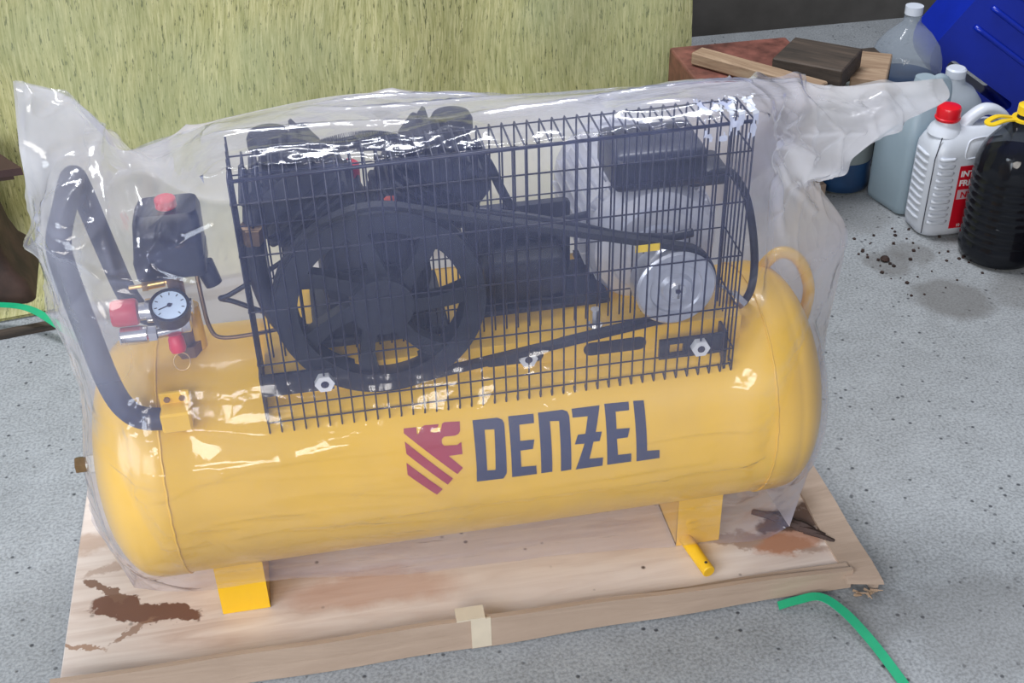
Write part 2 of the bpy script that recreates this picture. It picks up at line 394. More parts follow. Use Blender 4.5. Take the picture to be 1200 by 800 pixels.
def tube(pts, r, n=10, closed=False, caps=True, sec=None):
    P_ = [Vector(p) for p in pts]; V_, F_ = [], []
    k = len(P_); up = None
    for i, p_ in enumerate(P_):
        if closed: t = P_[(i + 1) % k] - P_[i - 1]
        else: t = P_[min(i + 1, k - 1)] - P_[max(i - 1, 0)]
        t.normalize()
        if up is None:
            up = Vector((0, 0, 1)) if abs(t.z) < 0.9 else Vector((0, 1, 0))
        up = (up - t * up.dot(t)).normalized(); side = t.cross(up)
        rr = r[i] if hasattr(r, '__len__') else r
        if sec is None: loop = [(math.cos(2 * PI * q / n) * rr, math.sin(2 * PI * q / n) * rr) for q in range(n)]
        else: loop = sec
        for a, b in loop: V_.append(p_ + side * a + up * b)
    n = len(loop)
    for i in range(k if closed else k - 1):
        j = (i + 1) % k
        for q in range(n):
            q2 = (q + 1) % n
            F_.append((i * n + q, j * n + q, j * n + q2, i * n + q2))
    if caps and not closed:
        F_.append(tuple(range(n))); F_.append(tuple((k - 1) * n + q for q in reversed(range(n))))
    return V_, F_
def prism(poly, d0, d1, frame=None):
    # poly in the XZ plane extruded along Y
    k = len(poly)
    V_ = [Vector((x, d0, z)) for x, z in poly] + [Vector((x, d1, z)) for x, z in poly]
    F_ = [tuple(range(k)), tuple(reversed(range(k, 2 * k)))] + [(i, i + k, (i + 1) % k + k, (i + 1) % k) for i in range(k)]
    if frame is not None: V_ = [frame @ v for v in V_]
    bm = bmesh.new(); vv = [bm.verts.new(v) for v in V_]
    for f in F_: bm.faces.new([vv[i] for i in f])
    bmesh.ops.recalc_face_normals(bm, faces=bm.faces[:])
    return from_bm(bm)
def arc_pts(cx, cz, r, a0, a1, n):
    return [(cx + r * math.cos(math.radians(a0 + (a1 - a0) * i / n)), cz + r * math.sin(math.radians(a0 + (a1 - a0) * i / n))) for i in range(n + 1)]
def rounded_loop(hx, hy, rad, n=5):
    L_ = []
    for cx, cy, a in ((hx - rad, hy - rad, 0), (-hx + rad, hy - rad, 90), (-hx + rad, -hy + rad, 180), (hx - rad, -hy + rad, 270)):
        for i in range(n + 1):
            t = math.radians(a + 90 * i / n); L_.append((cx + rad * math.cos(t), cy + rad * math.sin(t)))
    return L_
def loft(loops):
    # loops: list of (list of 3D points)
    V_, F_ = [], []; n = len(loops[0])
    for L_ in loops: V_ += [Vector(p_) for p_ in L_]
    for i in range(len(loops) - 1):
        for q in range(n):
            q2 = (q + 1) % n; F_.append((i * n + q, i * n + q2, (i + 1) * n + q2, (i + 1) * n + q))
    F_.append(tuple(reversed(range(n)))); F_.append(tuple((len(loops) - 1) * n + q for q in range(n)))
    return V_, F_
def ring(hx, hy, rad, z, ox=0, oy=0): return [(x + ox, y + oy, z) for x, y in rounded_loop(hx, hy, min(rad, hx * 0.99, hy * 0.99))]
BAG_FRONT = [
   [[-0.346, 1.5, 0.872], [-0.349, 1.46, 0.806], [-0.364, 1.49, 0.698], [-0.369, 1.49, 0.635], [-0.366, 1.49, 0.52], [-0.364, 1.49, 0.411], [-0.389, 1.5, 0.273], [-0.396, 1.5, 0.155], [-0.351, 1.44, 0.071]] ,
   [[-0.295, 1.52, 0.839], [-0.29, 1.46, 0.788], [-0.314, 1.375, 0.744], [-0.316, 1.37, 0.676], [-0.31, 1.362, 0.59], [-0.318, 1.365, 0.481], [-0.337, 1.385, 0.352], [-0.344, 1.39, 0.229], [-0.305, 1.38, 0.115]] ,
   [[-0.27, 1.54, 0.784], [-0.257, 1.47, 0.756], [-0.252, 1.385, 0.719], [-0.242, 1.36, 0.67], [-0.24, 1.355, 0.584], [-0.254, 1.345, 0.493], [-0.262, 1.3, 0.409], [-0.269, 1.308, 0.279], [-0.247, 1.355, 0.128]] ,
   [[-0.238, 1.55, 0.744], [-0.219, 1.48, 0.71], [-0.214, 1.4, 0.685], [-0.204, 1.37, 0.646], [-0.2, 1.36, 0.575], [-0.204, 1.36, 0.488], [-0.195, 1.305, 0.401], [-0.203, 1.31, 0.283], [-0.204, 1.36, 0.121]] ,
   [[-0.11, 1.55, 0.775], [-0.12, 1.452, 0.8], [-0.116, 1.348, 0.793], [-0.116, 1.347, 0.719], [-0.115, 1.345, 0.622], [-0.115, 1.345, 0.503], [-0.095, 1.303, 0.399], [-0.098, 1.31, 0.287], [-0.097, 1.35, 0.131]] ,
   [[0.069, 1.55, 0.793], [0.077, 1.452, 0.8], [0.072, 1.348, 0.793], [0.071, 1.347, 0.709], [0.07, 1.345, 0.611], [0.068, 1.345, 0.498], [0.067, 1.303, 0.393], [0.066, 1.306, 0.267], [0.066, 1.355, 0.098]] ,
   [[0.319, 1.53, 0.772], [0.308, 1.452, 0.8], [0.291, 1.348, 0.793], [0.291, 1.347, 0.706], [0.29, 1.345, 0.614], [0.29, 1.345, 0.499], [0.281, 1.303, 0.394], [0.281, 1.306, 0.267], [0.293, 1.365, 0.082]] ,
   [[0.554, 1.55, 0.76], [0.553, 1.452, 0.8], [0.545, 1.348, 0.798], [0.551, 1.347, 0.712], [0.553, 1.347, 0.611], [0.544, 1.345, 0.483], [0.51, 1.303, 0.394], [0.507, 1.306, 0.275], [0.523, 1.365, 0.058]] ,
   [[0.657, 1.57, 0.743], [0.668, 1.53, 0.738], [0.616, 1.43, 0.754], [0.597, 1.4, 0.706], [0.598, 1.395, 0.625], [0.609, 1.385, 0.505], [0.581, 1.3, 0.414], [0.58, 1.31, 0.267], [0.584, 1.365, 0.05]] ,
   [[0.777, 1.6, 0.712], [0.79, 1.58, 0.697], [0.709, 1.5, 0.711], [0.649, 1.45, 0.689], [0.645, 1.44, 0.631], [0.666, 1.42, 0.526], [0.672, 1.385, 0.4], [0.677, 1.38, 0.226], [0.651, 1.38, 0.037]] ,
   [[0.95, 1.62, 0.699], [0.953, 1.6, 0.673], [0.842, 1.55, 0.661], [0.747, 1.52, 0.614], [0.715, 1.52, 0.6], [0.769, 1.5, 0.522], [0.762, 1.5, 0.333], [0.763, 1.48, 0.149], [0.684, 1.375, 0.056]] ,
]
LETTERS = {
  'D': [[0.1732, 0.1078], [0.2084, 0.1069], [0.2148, 0.1035], [0.217, 0.0982], [0.2146, 0.0231], [0.2096, 0.0147], [0.1713, 0.0156], [0.1718, 0.0329], [0.1989, 0.0309], [0.2023, 0.0913], [0.1885, 0.0924], [0.1869, 0.0305], [0.1723, 0.0328]],
  'E': [[0.2236, 0.1069], [0.2598, 0.1057], [0.2591, 0.0926], [0.238, 0.0929], [0.2369, 0.0698], [0.2573, 0.0691], [0.2541, 0.0554], [0.2362, 0.0553], [0.2359, 0.03], [0.2575, 0.0287], [0.2578, 0.0144], [0.2219, 0.0148]],
  'N': [[0.2663, 0.1063], [0.3013, 0.106], [0.3081, 0.1026], [0.3101, 0.096], [0.3081, 0.0137], [0.2928, 0.0132], [0.295, 0.0909], [0.2818, 0.0921], [0.2803, 0.0146], [0.2642, 0.0145]],
  'Z': [[0.3146, 0.1055], [0.3553, 0.1053], [0.346, 0.0678], [0.355, 0.0673], [0.3508, 0.0537], [0.3417, 0.0536], [0.3347, 0.0277], [0.3551, 0.0268], [0.3539, 0.0129], [0.3144, 0.0127], [0.3287, 0.0528], [0.3145, 0.0534], [0.3201, 0.0674], [0.3309, 0.0673], [0.3365, 0.092], [0.3147, 0.0928]],
  'E2': [[0.3622, 0.1064], [0.3976, 0.1049], [0.3971, 0.0927], [0.3773, 0.0932], [0.3764, 0.0681], [0.3959, 0.067], [0.392, 0.0532], [0.3761, 0.0533], [0.3768, 0.0276], [0.3966, 0.0269], [0.3964, 0.0131], [0.3608, 0.0131]],
  'L': [[0.4042, 0.1051], [0.4197, 0.1041], [0.4201, 0.0276], [0.4386, 0.0262], [0.4388, 0.0123], [0.4043, 0.0121]],
}
EMBLEM = [
   [[0.077, 0.1092], [0.0942, 0.1086], [0.0942, 0.0992], [0.0966, 0.0989], [0.1014, 0.1073], [0.1058, 0.1097], [0.1257, 0.1087], [0.1241, 0.1046], [0.1147, 0.1022], [0.1135, 0.0991], [0.1216, 0.0977], [0.1267, 0.099], [0.1288, 0.1028], [0.1303, 0.1084], [0.1338, 0.1104], [0.1554, 0.1087], [0.1543, 0.0953], [0.1514, 0.0915], [0.1462, 0.0897], [0.1314, 0.0904], [0.1275, 0.0872], [0.1271, 0.0814], [0.13, 0.0776], [0.1481, 0.0763], [0.1543, 0.0798], [0.1542, 0.0621], [0.135, 0.0619], [0.1532, 0.0412], [0.1445, 0.0326], [0.0762, 0.1024]] ,
   [[0.0761, 0.0909], [0.1379, 0.0264], [0.1298, 0.0174], [0.0766, 0.0732]] ,
   [[0.0752, 0.0604], [0.1223, 0.011], [0.1135, 0.0024], [0.075, 0.0422]] ,
]
FOLDS = [
   [[-0.28, 0.358], [-0.17, 0.383], [-0.091, 0.394], [0.001, 0.404]] ,
   [[-0.165, 0.263], [-0.024, 0.268], [0.17, 0.279], [0.368, 0.285], [0.507, 0.285]] ,
   [[0.06, 0.271], [0.243, 0.266], [0.445, 0.264], [0.599, 0.272]] ,
   [[-0.245, 0.516], [-0.278, 0.453], [-0.278, 0.365], [-0.253, 0.291]] ,
]
CREASES = [
   [[-0.129, 0.728], [-0.169, 0.705], [-0.23, 0.661], [-0.27, 0.669]] ,
   [[-0.236, 0.656], [-0.161, 0.648]] ,
   [[-0.275, 0.882], [-0.268, 0.782], [-0.255, 0.679]] ,
   [[-0.342, 0.732], [-0.312, 0.715], [-0.275, 0.673]] ,
   [[-0.317, 0.886], [-0.299, 0.841], [-0.264, 0.821], [-0.227, 0.76]] ,
   [[0.587, 0.743], [0.684, 0.704], [0.789, 0.67]] ,
   [[0.587, 0.743], [0.647, 0.643], [0.707, 0.572]] ,
   [[0.587, 0.746], [0.705, 0.731], [0.841, 0.765]] ,
   [[0.607, 0.731], [0.688, 0.671], [0.749, 0.68]] ,
]

# ------------------------------------------------------------------ setting
fl = obj('floor', ([(-4, -2, 0), (5, -2, 0), (5, 4.2, 0), (-4, 4.2, 0)], [(0, 1, 2, 3)]), M['concrete']); tag(fl, kind='structure')
wb = obj('wall_back', box(-4, 5, 3.62, 3.8, 0, 2.6), M['wall']); tag(wb, kind='structure')

# streaked mat hanging behind the compressor, its foot lying on the floor
V_, F_ = [], []
NX, NZ = 90, 40
A0, A1 = Vector((-1.25, 2.60)), Vector((1.00, 2.93))
dirn = (A1 - A0).normalized(); nrm = Vector((-dirn.y, dirn.x))
def mat_pt(i, j, off):
    u = i / NX; w = j / NZ
    base = A0 + (A1 - A0) * u
    s = w * 1.55
    if s < 0.27: run, z = 0.33 - s, 0.004
    elif s < 0.27 + 0.094:
        a = (s - 0.27) / 0.06; run, z = 0.06 - 0.06 * math.sin(a), 0.004 + 0.06 * (1 - math.cos(a))
    else: run, z = -(s - 0.364) * 0.05, 0.064 + (s - 0.364)
    wave = (0.15 + 0.85 * min(1, max(0, s - 0.27) * 4)) * (0.020 * math.sin(u * 17 + 1.2 * w) + 0.014 * math.sin(u * 41 + 2) * (0.4 + w) + 0.02 * noise.noise(Vector((u * 5, w * 3, 1))))
    q = base + nrm * (wave - run + 0.03)
    zz = z + (-off if s < 0.27 else 0) + 0.006
    q = q + nrm * (off if s > 0.3 else 0)
    return (q.x, q.y, zz)
for off in (0, 0.006):
    for j in range(NZ + 1):
        for i in range(NX + 1): V_.append(mat_pt(i, j, off))
S = (NX + 1) * (NZ + 1)
for j in range(NZ):
    for i in range(NX):
        a = j * (NX + 1) + i
        F_.append((a, a + 1, a + NX + 2, a + NX + 1)); F_.append((a + S, a + NX + 1 + S, a + NX + 2 + S, a + 1 + S))
tag(obj('hanging_mat', (V_, F_), M['mat'], smooth=True), 'olive straw-streaked fabric mat hanging upright behind the wrapped compressor', 'mat')
tag(obj('floor_batten', box(-1.1, 0.6, -0.011, 0.011, 0, 0.012), M['wood_dark']), 'thin dark batten on the floor along the foot of the straw mat', 'batten')
b = bpy.data.objects['floor_batten']; b.location = (-0.39, 2.362, 0.006); b.rotation_euler = (0, 0, math.atan2(dirn.y, dirn.x))

# rusty steel column at the left edge
rb = thing('steel_stand', 'rusty brown steel stand with flat top plate beside the straw mat', 'stand', (-0.735, 2.54, 0.011), (0, 0, 0.08))
obj('top_plate', loft([[(-0.20, -0.11, z), (0.136, -0.11, z), (0.01, 0.11, z), (-0.20, 0.11, z)] for z in (0.296, 0.312)]), M['rust_top'], rb)
obj('top_flange', loft([[(-0.18, -0.10, z), (0.115, -0.10, z), (0.0, 0.10, z), (-0.18, 0.10, z)] for z in (0.284, 0.296)]), M['rust'], rb)
prof = [(0.070, 0.288), (0.072, 0.24), (0.078, 0.17), (0.086, 0.11), (0.098, 0.07), (0.120, 0.040), (0.128, 0.0)]
obj('web', loft([ring(w + 0.01, 0.085 + (w - 0.07) * 0.6, 0.02, z, -0.046) for w, z in reversed(prof)]), M['rust'], rb, auto=50)

# ------------------------------------------------------------------ board under the compressor
bd = thing('plywood_board', 'pale plywood shipping board on the floor under the compressor', 'board', (BX, BY, 0))
g = box(-0.457, 0.765, 1.285, 1.78, 0.004, 0.033, 0.002, 1)
obj('sheet', g, M['plywood'], bd)
# front edging strip, taller at its left end, broken at the tape
def strip_poly(x0, x1, z0a, z1a, z0b, z1b, y0, y1):
    n = 14; V_ = []
    for i in range(n + 1):
        t = i / n; x = x0 + (x1 - x0) * t
        wob = 0.0015 * math.sin(x * 23)
        for (y, z) in ((y0 + wob, z0a + (z0b - z0a) * t), (y1 + wob, z0a + (z0b - z0a) * t), (y1 + wob, z1a + (z1b - z1a) * t), (y0 + wob, z1a + (z1b - z1a) * t)):
            V_.append((x, y, z))
    F_ = [(0, 1, 2, 3), tuple(n * 4 + q for q in (3, 2, 1, 0))]
    for i in range(n):
        for q in range(4):
            q2 = (q + 1) % 4; F_.append((i * 4 + q, i * 4 + q2, (i + 1) * 4 + q2, (i + 1) * 4 + q))
    return V_, F_
obj('edge_strip', strip_poly(-0.46, 0.145, 0.002, 0.066, 0.002, 0.062, 1.276, 1.284), M['mdf'], bd)
obj('edge_strip', strip_poly(0.145, 0.752, 0.002, 0.064, 0.006, 0.044, 1.275, 1.283), M['mdf'], bd)
obj('top_lath', strip_poly(-0.45, 0.75, 0.034, 0.040, 0.034, 0.040, 1.286, 1.298), M['mdf'], bd)
obj('edge_tape', join(box(0.146, 0.176, 1.2735, 1.276, 0.004, 0.064), box(0.125, 0.168, 1.2735, 1.30, 0.064, 0.0665)), M['tape'], bd)
# right edging strip, tipped outwards
sv = [(0.738, 1.262, 0.036), (0.792, 1.250, 0.036), (0.745, 1.78, 0.045), (0.782, 1.78, 0.052)]
V_ = []; n = 12
for i in range(n + 1):
    t = i / n
    a = Vector(sv[0]).lerp(Vector(sv[2]), t); b_ = Vector(sv[1]).lerp(Vector(sv[3]), t)
    w = Vector((0.001 * math.sin(i * 1.7), 0, 0.0008 * math.sin(i * 2.3)))
    V_ += [a + w, b_ + w, b_ + w - Vector((-0.003, 0, 0.009)), a + w - Vector((0, 0, 0.008))]
F_ = [(0, 1, 2, 3), tuple(n * 4 + q for q in (3, 2, 1, 0))]
for i in range(n):
    for q in range(4):
        q2 = (q + 1) % 4; F_.append((i * 4 + q, i * 4 + q2, (i + 1) * 4 + q2, (i + 1) * 4 + q))
obj('side_strip', (V_, F_), M['mdf'], bd)
obj('side_strip_wall', strip_poly(0, 0.52, 0.002, 0.032, 0.002, 0.040, -0.004, 0.004), M['mdf'], bd)
sw = [o for o in bd.children if o.name.startswith('side_strip_wall')][0]
sw.location = Vector((0.781, 1.52, 0.020)) - ORG[bd]; sw.rotation_euler = (0, 0, math.radians(91.5))
# torn corner splinters
random.seed(3)
spl = []
for i in range(9):
    x = 0.748 + random.random() * 0.03; y = 1.262 - random.random() * 0.012
    spl.append(tube([(x, y, 0.012), (x + random.uniform(-.01, .02), y - random.uniform(0.004, 0.016), 0.01 + random.uniform(-0.006, 0.016))], [0.003, 0.0007], 4))
o = obj('splinters', join(*spl), M['wood_light'], bd); o['kind'] = 'stuff'
# bark curl on the right of the board
bark = []
for i in range(7):
    x = 0.668 + i * 0.011; y = 1.425 - i * 0.011 + random.uniform(-.01, .01)
    bark.append(tube(smooth_path([(x - .02, y + .02, .034), (x, y, .038 + random.random() * .006), (x + .018, y - .012, .035)], 3), [0.004 + random.random() * .003] * 7, 5))
o = obj('bark', join(*bark), M['rust'], bd); o['kind'] = 'stuff'

# green strapping bands
def strap(name, pts, width, label, flat_up=(0, 0, 1)):
    P_ = smooth_path(pts, 8); V_, F_ = [], []
    for i, p_ in enumerate(P_):
        t = (P_[min(i + 1, len(P_) - 1)] - P_[max(i - 1, 0)]).normalized()
        s = t.cross(Vector(flat_up)).normalized() * width / 2
        u = Vector((0, 0, 0.0012))
        V_ += [p_ - s, p_ + s, p_ + s + u, p_ - s + u]
    for i in range(len(P_) - 1):
        for q in range(4):
            q2 = (q + 1) % 4; F_.append((i * 4 + q, i * 4 + q2, i * 4 + 4 + q2, i * 4 + 4 + q))
    F_ += [(0, 1, 2, 3), tuple((len(P_) - 1) * 4 + q for q in (3, 2, 1, 0))]
    return tag(obj(name, (V_, F_), M['green'], smooth=False), label, 'strap')
strap('strapping_band', [(0.628, 1.262, 0.003), (0.655, 1.258, 0.013), (0.690, 1.252, 0.020), (0.715, 1.222, 0.016), (0.735, 1.165, 0.010), (0.75, 1.09, 0.004), (0.76, 1.0, 0.003)], 0.016, 'green plastic strapping band curling out under the front of the board')
strap('strapping_band', [(-1.05, 2.50, 0.03), (-0.85, 2.42, 0.05), (-0.72, 2.375, 0.050), (-0.63, 2.345, 0.045), (-0.555, 2.28, 0.024), (-0.50, 2.23, 0.006), (-0.45, 2.17, 0.003), (-0.40, 2.10, 0.003)], 0.018, 'green plastic strapping band arching off the rusty stand to the floor')

# ------------------------------------------------------------------ compressor
TY, TZ, TR = 1.5, 0.278, 0.181
CP = thing('air_compressor', 'yellow belt-driven air compressor with black pump on a horizontal tank', 'air compressor', (0.195, 1.5, 0.033))
XL, XR = -0.250, 0.617
prof = []
n = 14
for i in range(n + 1):                       # left head
    a = PI / 2 * i / n; prof.append((TR * math.sin(a) ** 0.86, XL - 0.042 - 0.072 * math.cos(a)))
prof += [(TR + 0.0015, XL - 0.040), (TR + 0.0015, XL - 0.003), (TR, XL), (TR, XR)]
prof += [(TR + 0.0015, XR + 0.003), (TR + 0.0015, XR + 0.035)]
for i in range(n + 1):
    a = PI / 2 * (1 - i / n); prof.append((TR * math.sin(a) ** 0.86, XR + 0.037 + 0.072 * math.cos(a)))
tank = obj('tank', lathe(prof, (0, TY, TZ), (1, 0, 0), 96), M['yellow'], CP, auto=40)
for x in (XL - 0.001, XR + 0.001):
    obj('weld_seam', tube([(x + 0.0006 * math.sin(q * 3), TY + (TR + 0.001) * math.cos(q * PI / 36), TZ + (TR + 0.001) * math.sin(q * PI / 36)) for q in range(72)], 0.0016, 6, closed=True), M['yellow'], tank, smooth=True)

def on_tank(x, s, off): th = s / TR; return Vector((x, TY - (TR + off) * math.cos(th), TZ + (TR + off) * math.sin(th)))
def decal(name, poly, mat, parent, slices=14):
    tris = geometry.tessellate_polygon([[Vector((x, y, 0)) for x, y in poly]])
    bm = bmesh.new(); vv = [bm.verts.new((x, y, 0)) for x, y in poly]
    for t in tris:
        try: bm.faces.new([vv[i] for i in t])
        except Exception: pass
    lo = min(p_[1] for p_ in poly); hi = max(p_[1] for p_ in poly)
    for i in range(1, slices):
        y = lo + (hi - lo) * i / slices
        bmesh.ops.bisect_plane(bm, geom=bm.verts[:] + bm.edges[:] + bm.faces[:], plane_co=(0, y, 0), plane_no=(0, 1, 0))
    for v in bm.verts: v.co = on_tank(v.co.x, v.co.y, 0.0009)
    bmesh.ops.recalc_face_normals(bm, faces=bm.faces[:])
    g = from_bm(bm)
    return obj(name, g, mat, parent)
for k, poly in LETTERS.items():
    decal('letter', poly, M['decal_blue'], tank)
for poly in EMBLEM: decal('emblem_stripe' if len(poly) < 6 else 'emblem_crest', poly, M['decal_red'], tank)

# feet: bent channels under the tank
def leg(x0, x1):
    y0, y1 = 1.392, 1.608; zt = lambda y: TZ - math.sqrt(TR ** 2 - (y - TY) ** 2) + 0.002
    parts = []
    t = 0.004
    for (ya, yb) in ((y0, y0 + t), (y1 - t, y1)):
        parts.append(box(x0, x1, ya, yb, 0.034, zt(ya)))
    n = 10
    for xa in (x0, x1 - t):
        pts = [(y0, 0.034)] + [(y1, 0.034)] + [(y1 - t + (y0 - y1 + 2 * t) * i / n, zt(y1 - t + (y0 - y1 + 2 * t) * i / n)) for i in range(n + 1)]
        k = len(pts); V_ = [(xa, y, z) for y, z in pts] + [(xa + t, y, z) for y, z in pts]
        F_ = [tuple(range(k)), tuple(reversed(range(k, 2 * k)))] + [(i, i + k, (i + 1) % k + k, (i + 1) % k) for i in range(k)]
        parts.append((V_, F_))
    parts.append(box(x0, x1, y0 + t, y1 - t, 0.0335, 0.038))
    return join(*parts)
obj('foot', leg(-0.222, -0.150), M['yellow'], CP)
obj('foot', leg(0.500, 0.572), M['yellow'], CP)
rod = obj('axle_stub', cyl((0.515, 1.395, 0.046), (0.530, 1.315, 0.045), 0.0105, 20, bev=0.0015), M['yellow_rod'], CP, auto=40)
obj('pin_hole', cyl((0.5275, 1.326, 0.0555), (0.5275, 1.3262, 0.0566), 0.0025, 10), M['ink'], rod)
obj('drain_plug', join(cyl((-0.384, 1.5, 0.275), (-0.360, 1.5, 0.275), 0.014, 6)), M['white_nut'], CP)
obj('drain_bolt', cyl((-0.400, 1.5, 0.275), (-0.384, 1.5, 0.275), 0.0125, 6), M['bronze'], CP)

# saddle plate that carries pump and motor
sad = obj('saddle_plate', join(box(-0.10, 0.575, 1.402, 1.62, 0.462, 0.467), box(-0.10, 0.575, 1.398, 1.402, 0.415, 0.467), box(-0.10, 0.575, 1.618, 1.622, 0.39, 0.467)), M['yellow'], CP)
def slot_shape(x0, x1, z0, z1, y):
    r = (z1 - z0) / 2; zc = (z0 + z1) / 2
    return prism(arc_pts(x1 - r, zc, r, -90, 90, 8) + arc_pts(x0 + r, zc, r, 90, 270, 8), y - 0.0012, y)
obj('slot', slot_shape(0.343, 0.435, 0.430, 0.452, 1.3985), M['black'], sad)
obj('slot', slot_shape(0.200, 0.285, 0.432, 0.452, 1.3985), M['black'], sad)
def tab(x0, x1, z0, z1, hx0, hx1):
    return join(box(x0, hx0, 1.366, 1.371, z0, z1), box(hx1, x1, 1.366, 1.371, z0, z1),
                box(hx0, hx1, 1.366, 1.371, z0, z0 + 0.008), box(hx0, hx1, 1.366, 1.371, z1 - 0.008, z1))
t1 = obj('guard_bracket', join(tab(0.445, 0.545, 0.430, 0.462, 0.460, 0.480), box(0.541, 0.545, 1.366, 1.44, 0.400, 0.462)), M['black'], CP)
t2 = obj('guard_bracket', join(box(-0.105, -0.01, 1.366, 1.371, 0.452, 0.486), box(-0.107, -0.103, 1.366, 1.44, 0.415, 0.486)), M['black'], CP)
for x, z, y in ((0.503, 0.447, 1.364), (-0.022, 0.468, 1.364), (0.262, 0.443, 1.396)):
    nt_ = obj('bolt', cyl((x, y - 0.008, z), (x, y + 0.004, z), 0.0135, 6), M['white_nut'], CP)
    obj('bolt_hole', cyl((x, y - 0.0088, z), (x, y - 0.0078, z), 0.0055, 12), M['ink'], nt_)

# ---- belt guard: one mesh basket of wires
G = obj('belt_guard', join(tube([(-0.104, 1.3595, 0.778), (0.552, 1.3595, 0.788)], 0.0024, 6), tube([(-0.104, 1.430, 0.777), (0.552, 1.430, 0.787)], 0.0011, 6)), M['wire'], CP, smooth=True)
X0, X1, Y0, Y1, Z0, Z1 = -0.104, 0.552, 1.36, 1.437, 0.402, 0.780
NW = 40
pitch = (X1 - X0) / NW
def wire_g(x):
    return tube([(x, Y0 + 0.012, Z0 - 0.004), (x, Y0 + 0.001, Z0 - 0.010), (x, Y0, Z0 - 0.006), (x, Y0, Z0 + .2), (x, Y0, Z1 - 0.004), (x, Y0 + 0.004, Z1), (x, Y1 - 0.003, Z1), (x, Y1, Z1 - 0.004), (x, Y1, 0.60), (x, Y1, 0.462)], 0.00135, 5)
w0 = obj('wire', wire_g(X0), M['wire'], G, smooth=True)
for i in range(1, NW + 1): dup(w0, (pitch * i, 0, 0.008 * i / NW), G)
zs = [0.411, 0.437, 0.507, 0.590, 0.672, 0.745]
for z in zs:
    obj('cross_wire', tube([(X0, Y1, z + 0.004), (X0 - 0.001, Y0 + 0.002, z), (X0 + 0.003, Y0 + 0.0025, z), (X1 - 0.003, Y0 + 0.0025, z), (X1 + 0.001, Y0 + 0.002, z), (X1, Y1, z + 0.004)], 0.00125, 5), M['wire'], G, smooth=True)
for z in (0.507, 0.59, 0.672, 0.745):
    obj('back_wire', tube([(X0, Y1 - 0.002, z + 0.004), (X1, Y1 - 0.002, z + 0.004)], 0.0011, 5), M['wire'], G, smooth=True)
sw0 = obj('side_wire', tube([(X1, Y0 + 0.014, Z0 - 0.008), (X1, Y0 + 0.014, Z1)], 0.0013, 5), M['wire'], G, smooth=True)
for i in range(1, 6): dup(sw0, (0, 0.0135 * i, 0.004 * i if i < 3 else 0.006), G)
sw1 = obj('side_wire', tube([(X0, Y0 + 0.014, Z0 - 0.008), (X0, Y0 + 0.014, Z1)], 0.0013, 5), M['wire'], G, smooth=True)
for i in range(1, 6): dup(sw1, (0, 0.0135 * i, 0.004 * i), G)

# ---- flywheel
WX, WZ, WY = 0.065, 0.568, 1.392
FW = obj('flywheel', lathe([(0.110, -0.017), (0.1385, -0.017), (0.1385, -0.010), (0.131, -0.004), (0.131, 0.004), (0.1385, 0.010), (0.1385, 0.017), (0.110, 0.017)], (WX, WY, WZ), (0, 1, 0), 72, closed=True), M['black'], CP, auto=35)
obj('hub', lathe([(0, -0.030), (0.016, -0.030), (0.018, -0.024), (0.036, -0.020), (0.042, -0.012), (0.042, 0.02), (0, 0.02)], (WX, WY, WZ), (0, -1, 0), 32), M['black_rough'], FW, auto=35)
for k in range(7):
    a = math.radians(-90 + 25.7 + k * 360 / 7)
    prof_ = []
    for t in [i / 6 for i in range(7)]:
        r = 0.036 + t * 0.080; w = 0.018 + 0.010 * abs(t - 0.4) * 1.5; b = a + 0.25 * t
        prof_.append((r, b, w))
    left = [(WX + r * math.cos(b) - w / 2 * math.sin(b), WZ + r * math.sin(b) + w / 2 * math.cos(b)) for r, b, w in prof_]
    right = [(WX + r * math.cos(b) + w / 2 * math.sin(b), WZ + r * math.sin(b) - w / 2 * math.cos(b)) for r, b, w in prof_]
    obj('spoke', prism(left + right[::-1], WY - 0.009, WY + 0.010), M['black'], FW)
# ---- motor
MX, MZ = 0.467, 0.545
PL = obj('motor_pulley', lathe([(0, -0.022), (0.020, -0.022), (0.024, -0.016), (0.036, -0.016), (0.038, -0.019), (0.054, -0.019), (0.057, -0.016), (0.052, -0.004), (0.052, 0.004), (0.057, 0.016), (0.050, 0.018), (0, 0.018)], (MX, WY, MZ - 0.004), (0, 1, 0), 56), M['alu'], CP, auto=30)
obj('shaft_end', join(cyl((MX, WY - 0.026, MZ - 0.004), (MX, WY - 0.0215, MZ - 0.004), 0.0115, 20)), M['steel'], PL)
obj('key_slot', cyl((MX, WY - 0.0275, MZ - 0.003), (MX, WY - 0.0255, MZ - 0.003), 0.004, 5), M['ink'], PL)
MO = obj('motor', lathe([(0, 1.43), (0.018, 1.43), (0.020, 1.462), (0.040, 1.464), (0.044, 1.470), (0.066, 1.472), (0.070, 1.478), (0.088, 1.484), (0.094, 1.494), (0.096, 1.515), (0.090, 1.517), (0.090, 1.715), (0.094, 1.717), (0.094, 1.735), (0.080, 1.742), (0, 1.744)], (MX, 0, MZ), (0, 1, 0), 56), M['silver_paint'], CP, auto=30)
fin = []
for k in range(34):
    a = 2 * PI * k / 34
    fin.append(xf(box(0.088, 0.1015, 1.518, 1.716, -0.0013, 0.0013), Matrix.Translation((MX, 0, MZ)) @ Matrix.Rotation(a, 4, 'Y')))
obj('cooling_fins', join(*fin), M['silver_paint'], MO)
obj('motor_foot', join(box(MX - 0.09, MX + 0.09, 1.53, 1.55, 0.467, 0.476), box(MX - 0.09, MX + 0.09, 1.60, 1.615, 0.467, 0.476), box(MX - 0.075, MX - 0.055, 1.53, 1.615, 0.467, 0.50), box(MX + 0.055, MX + 0.075, 1.53, 1.615, 0.467, 0.50)), M['black_rough'], MO)
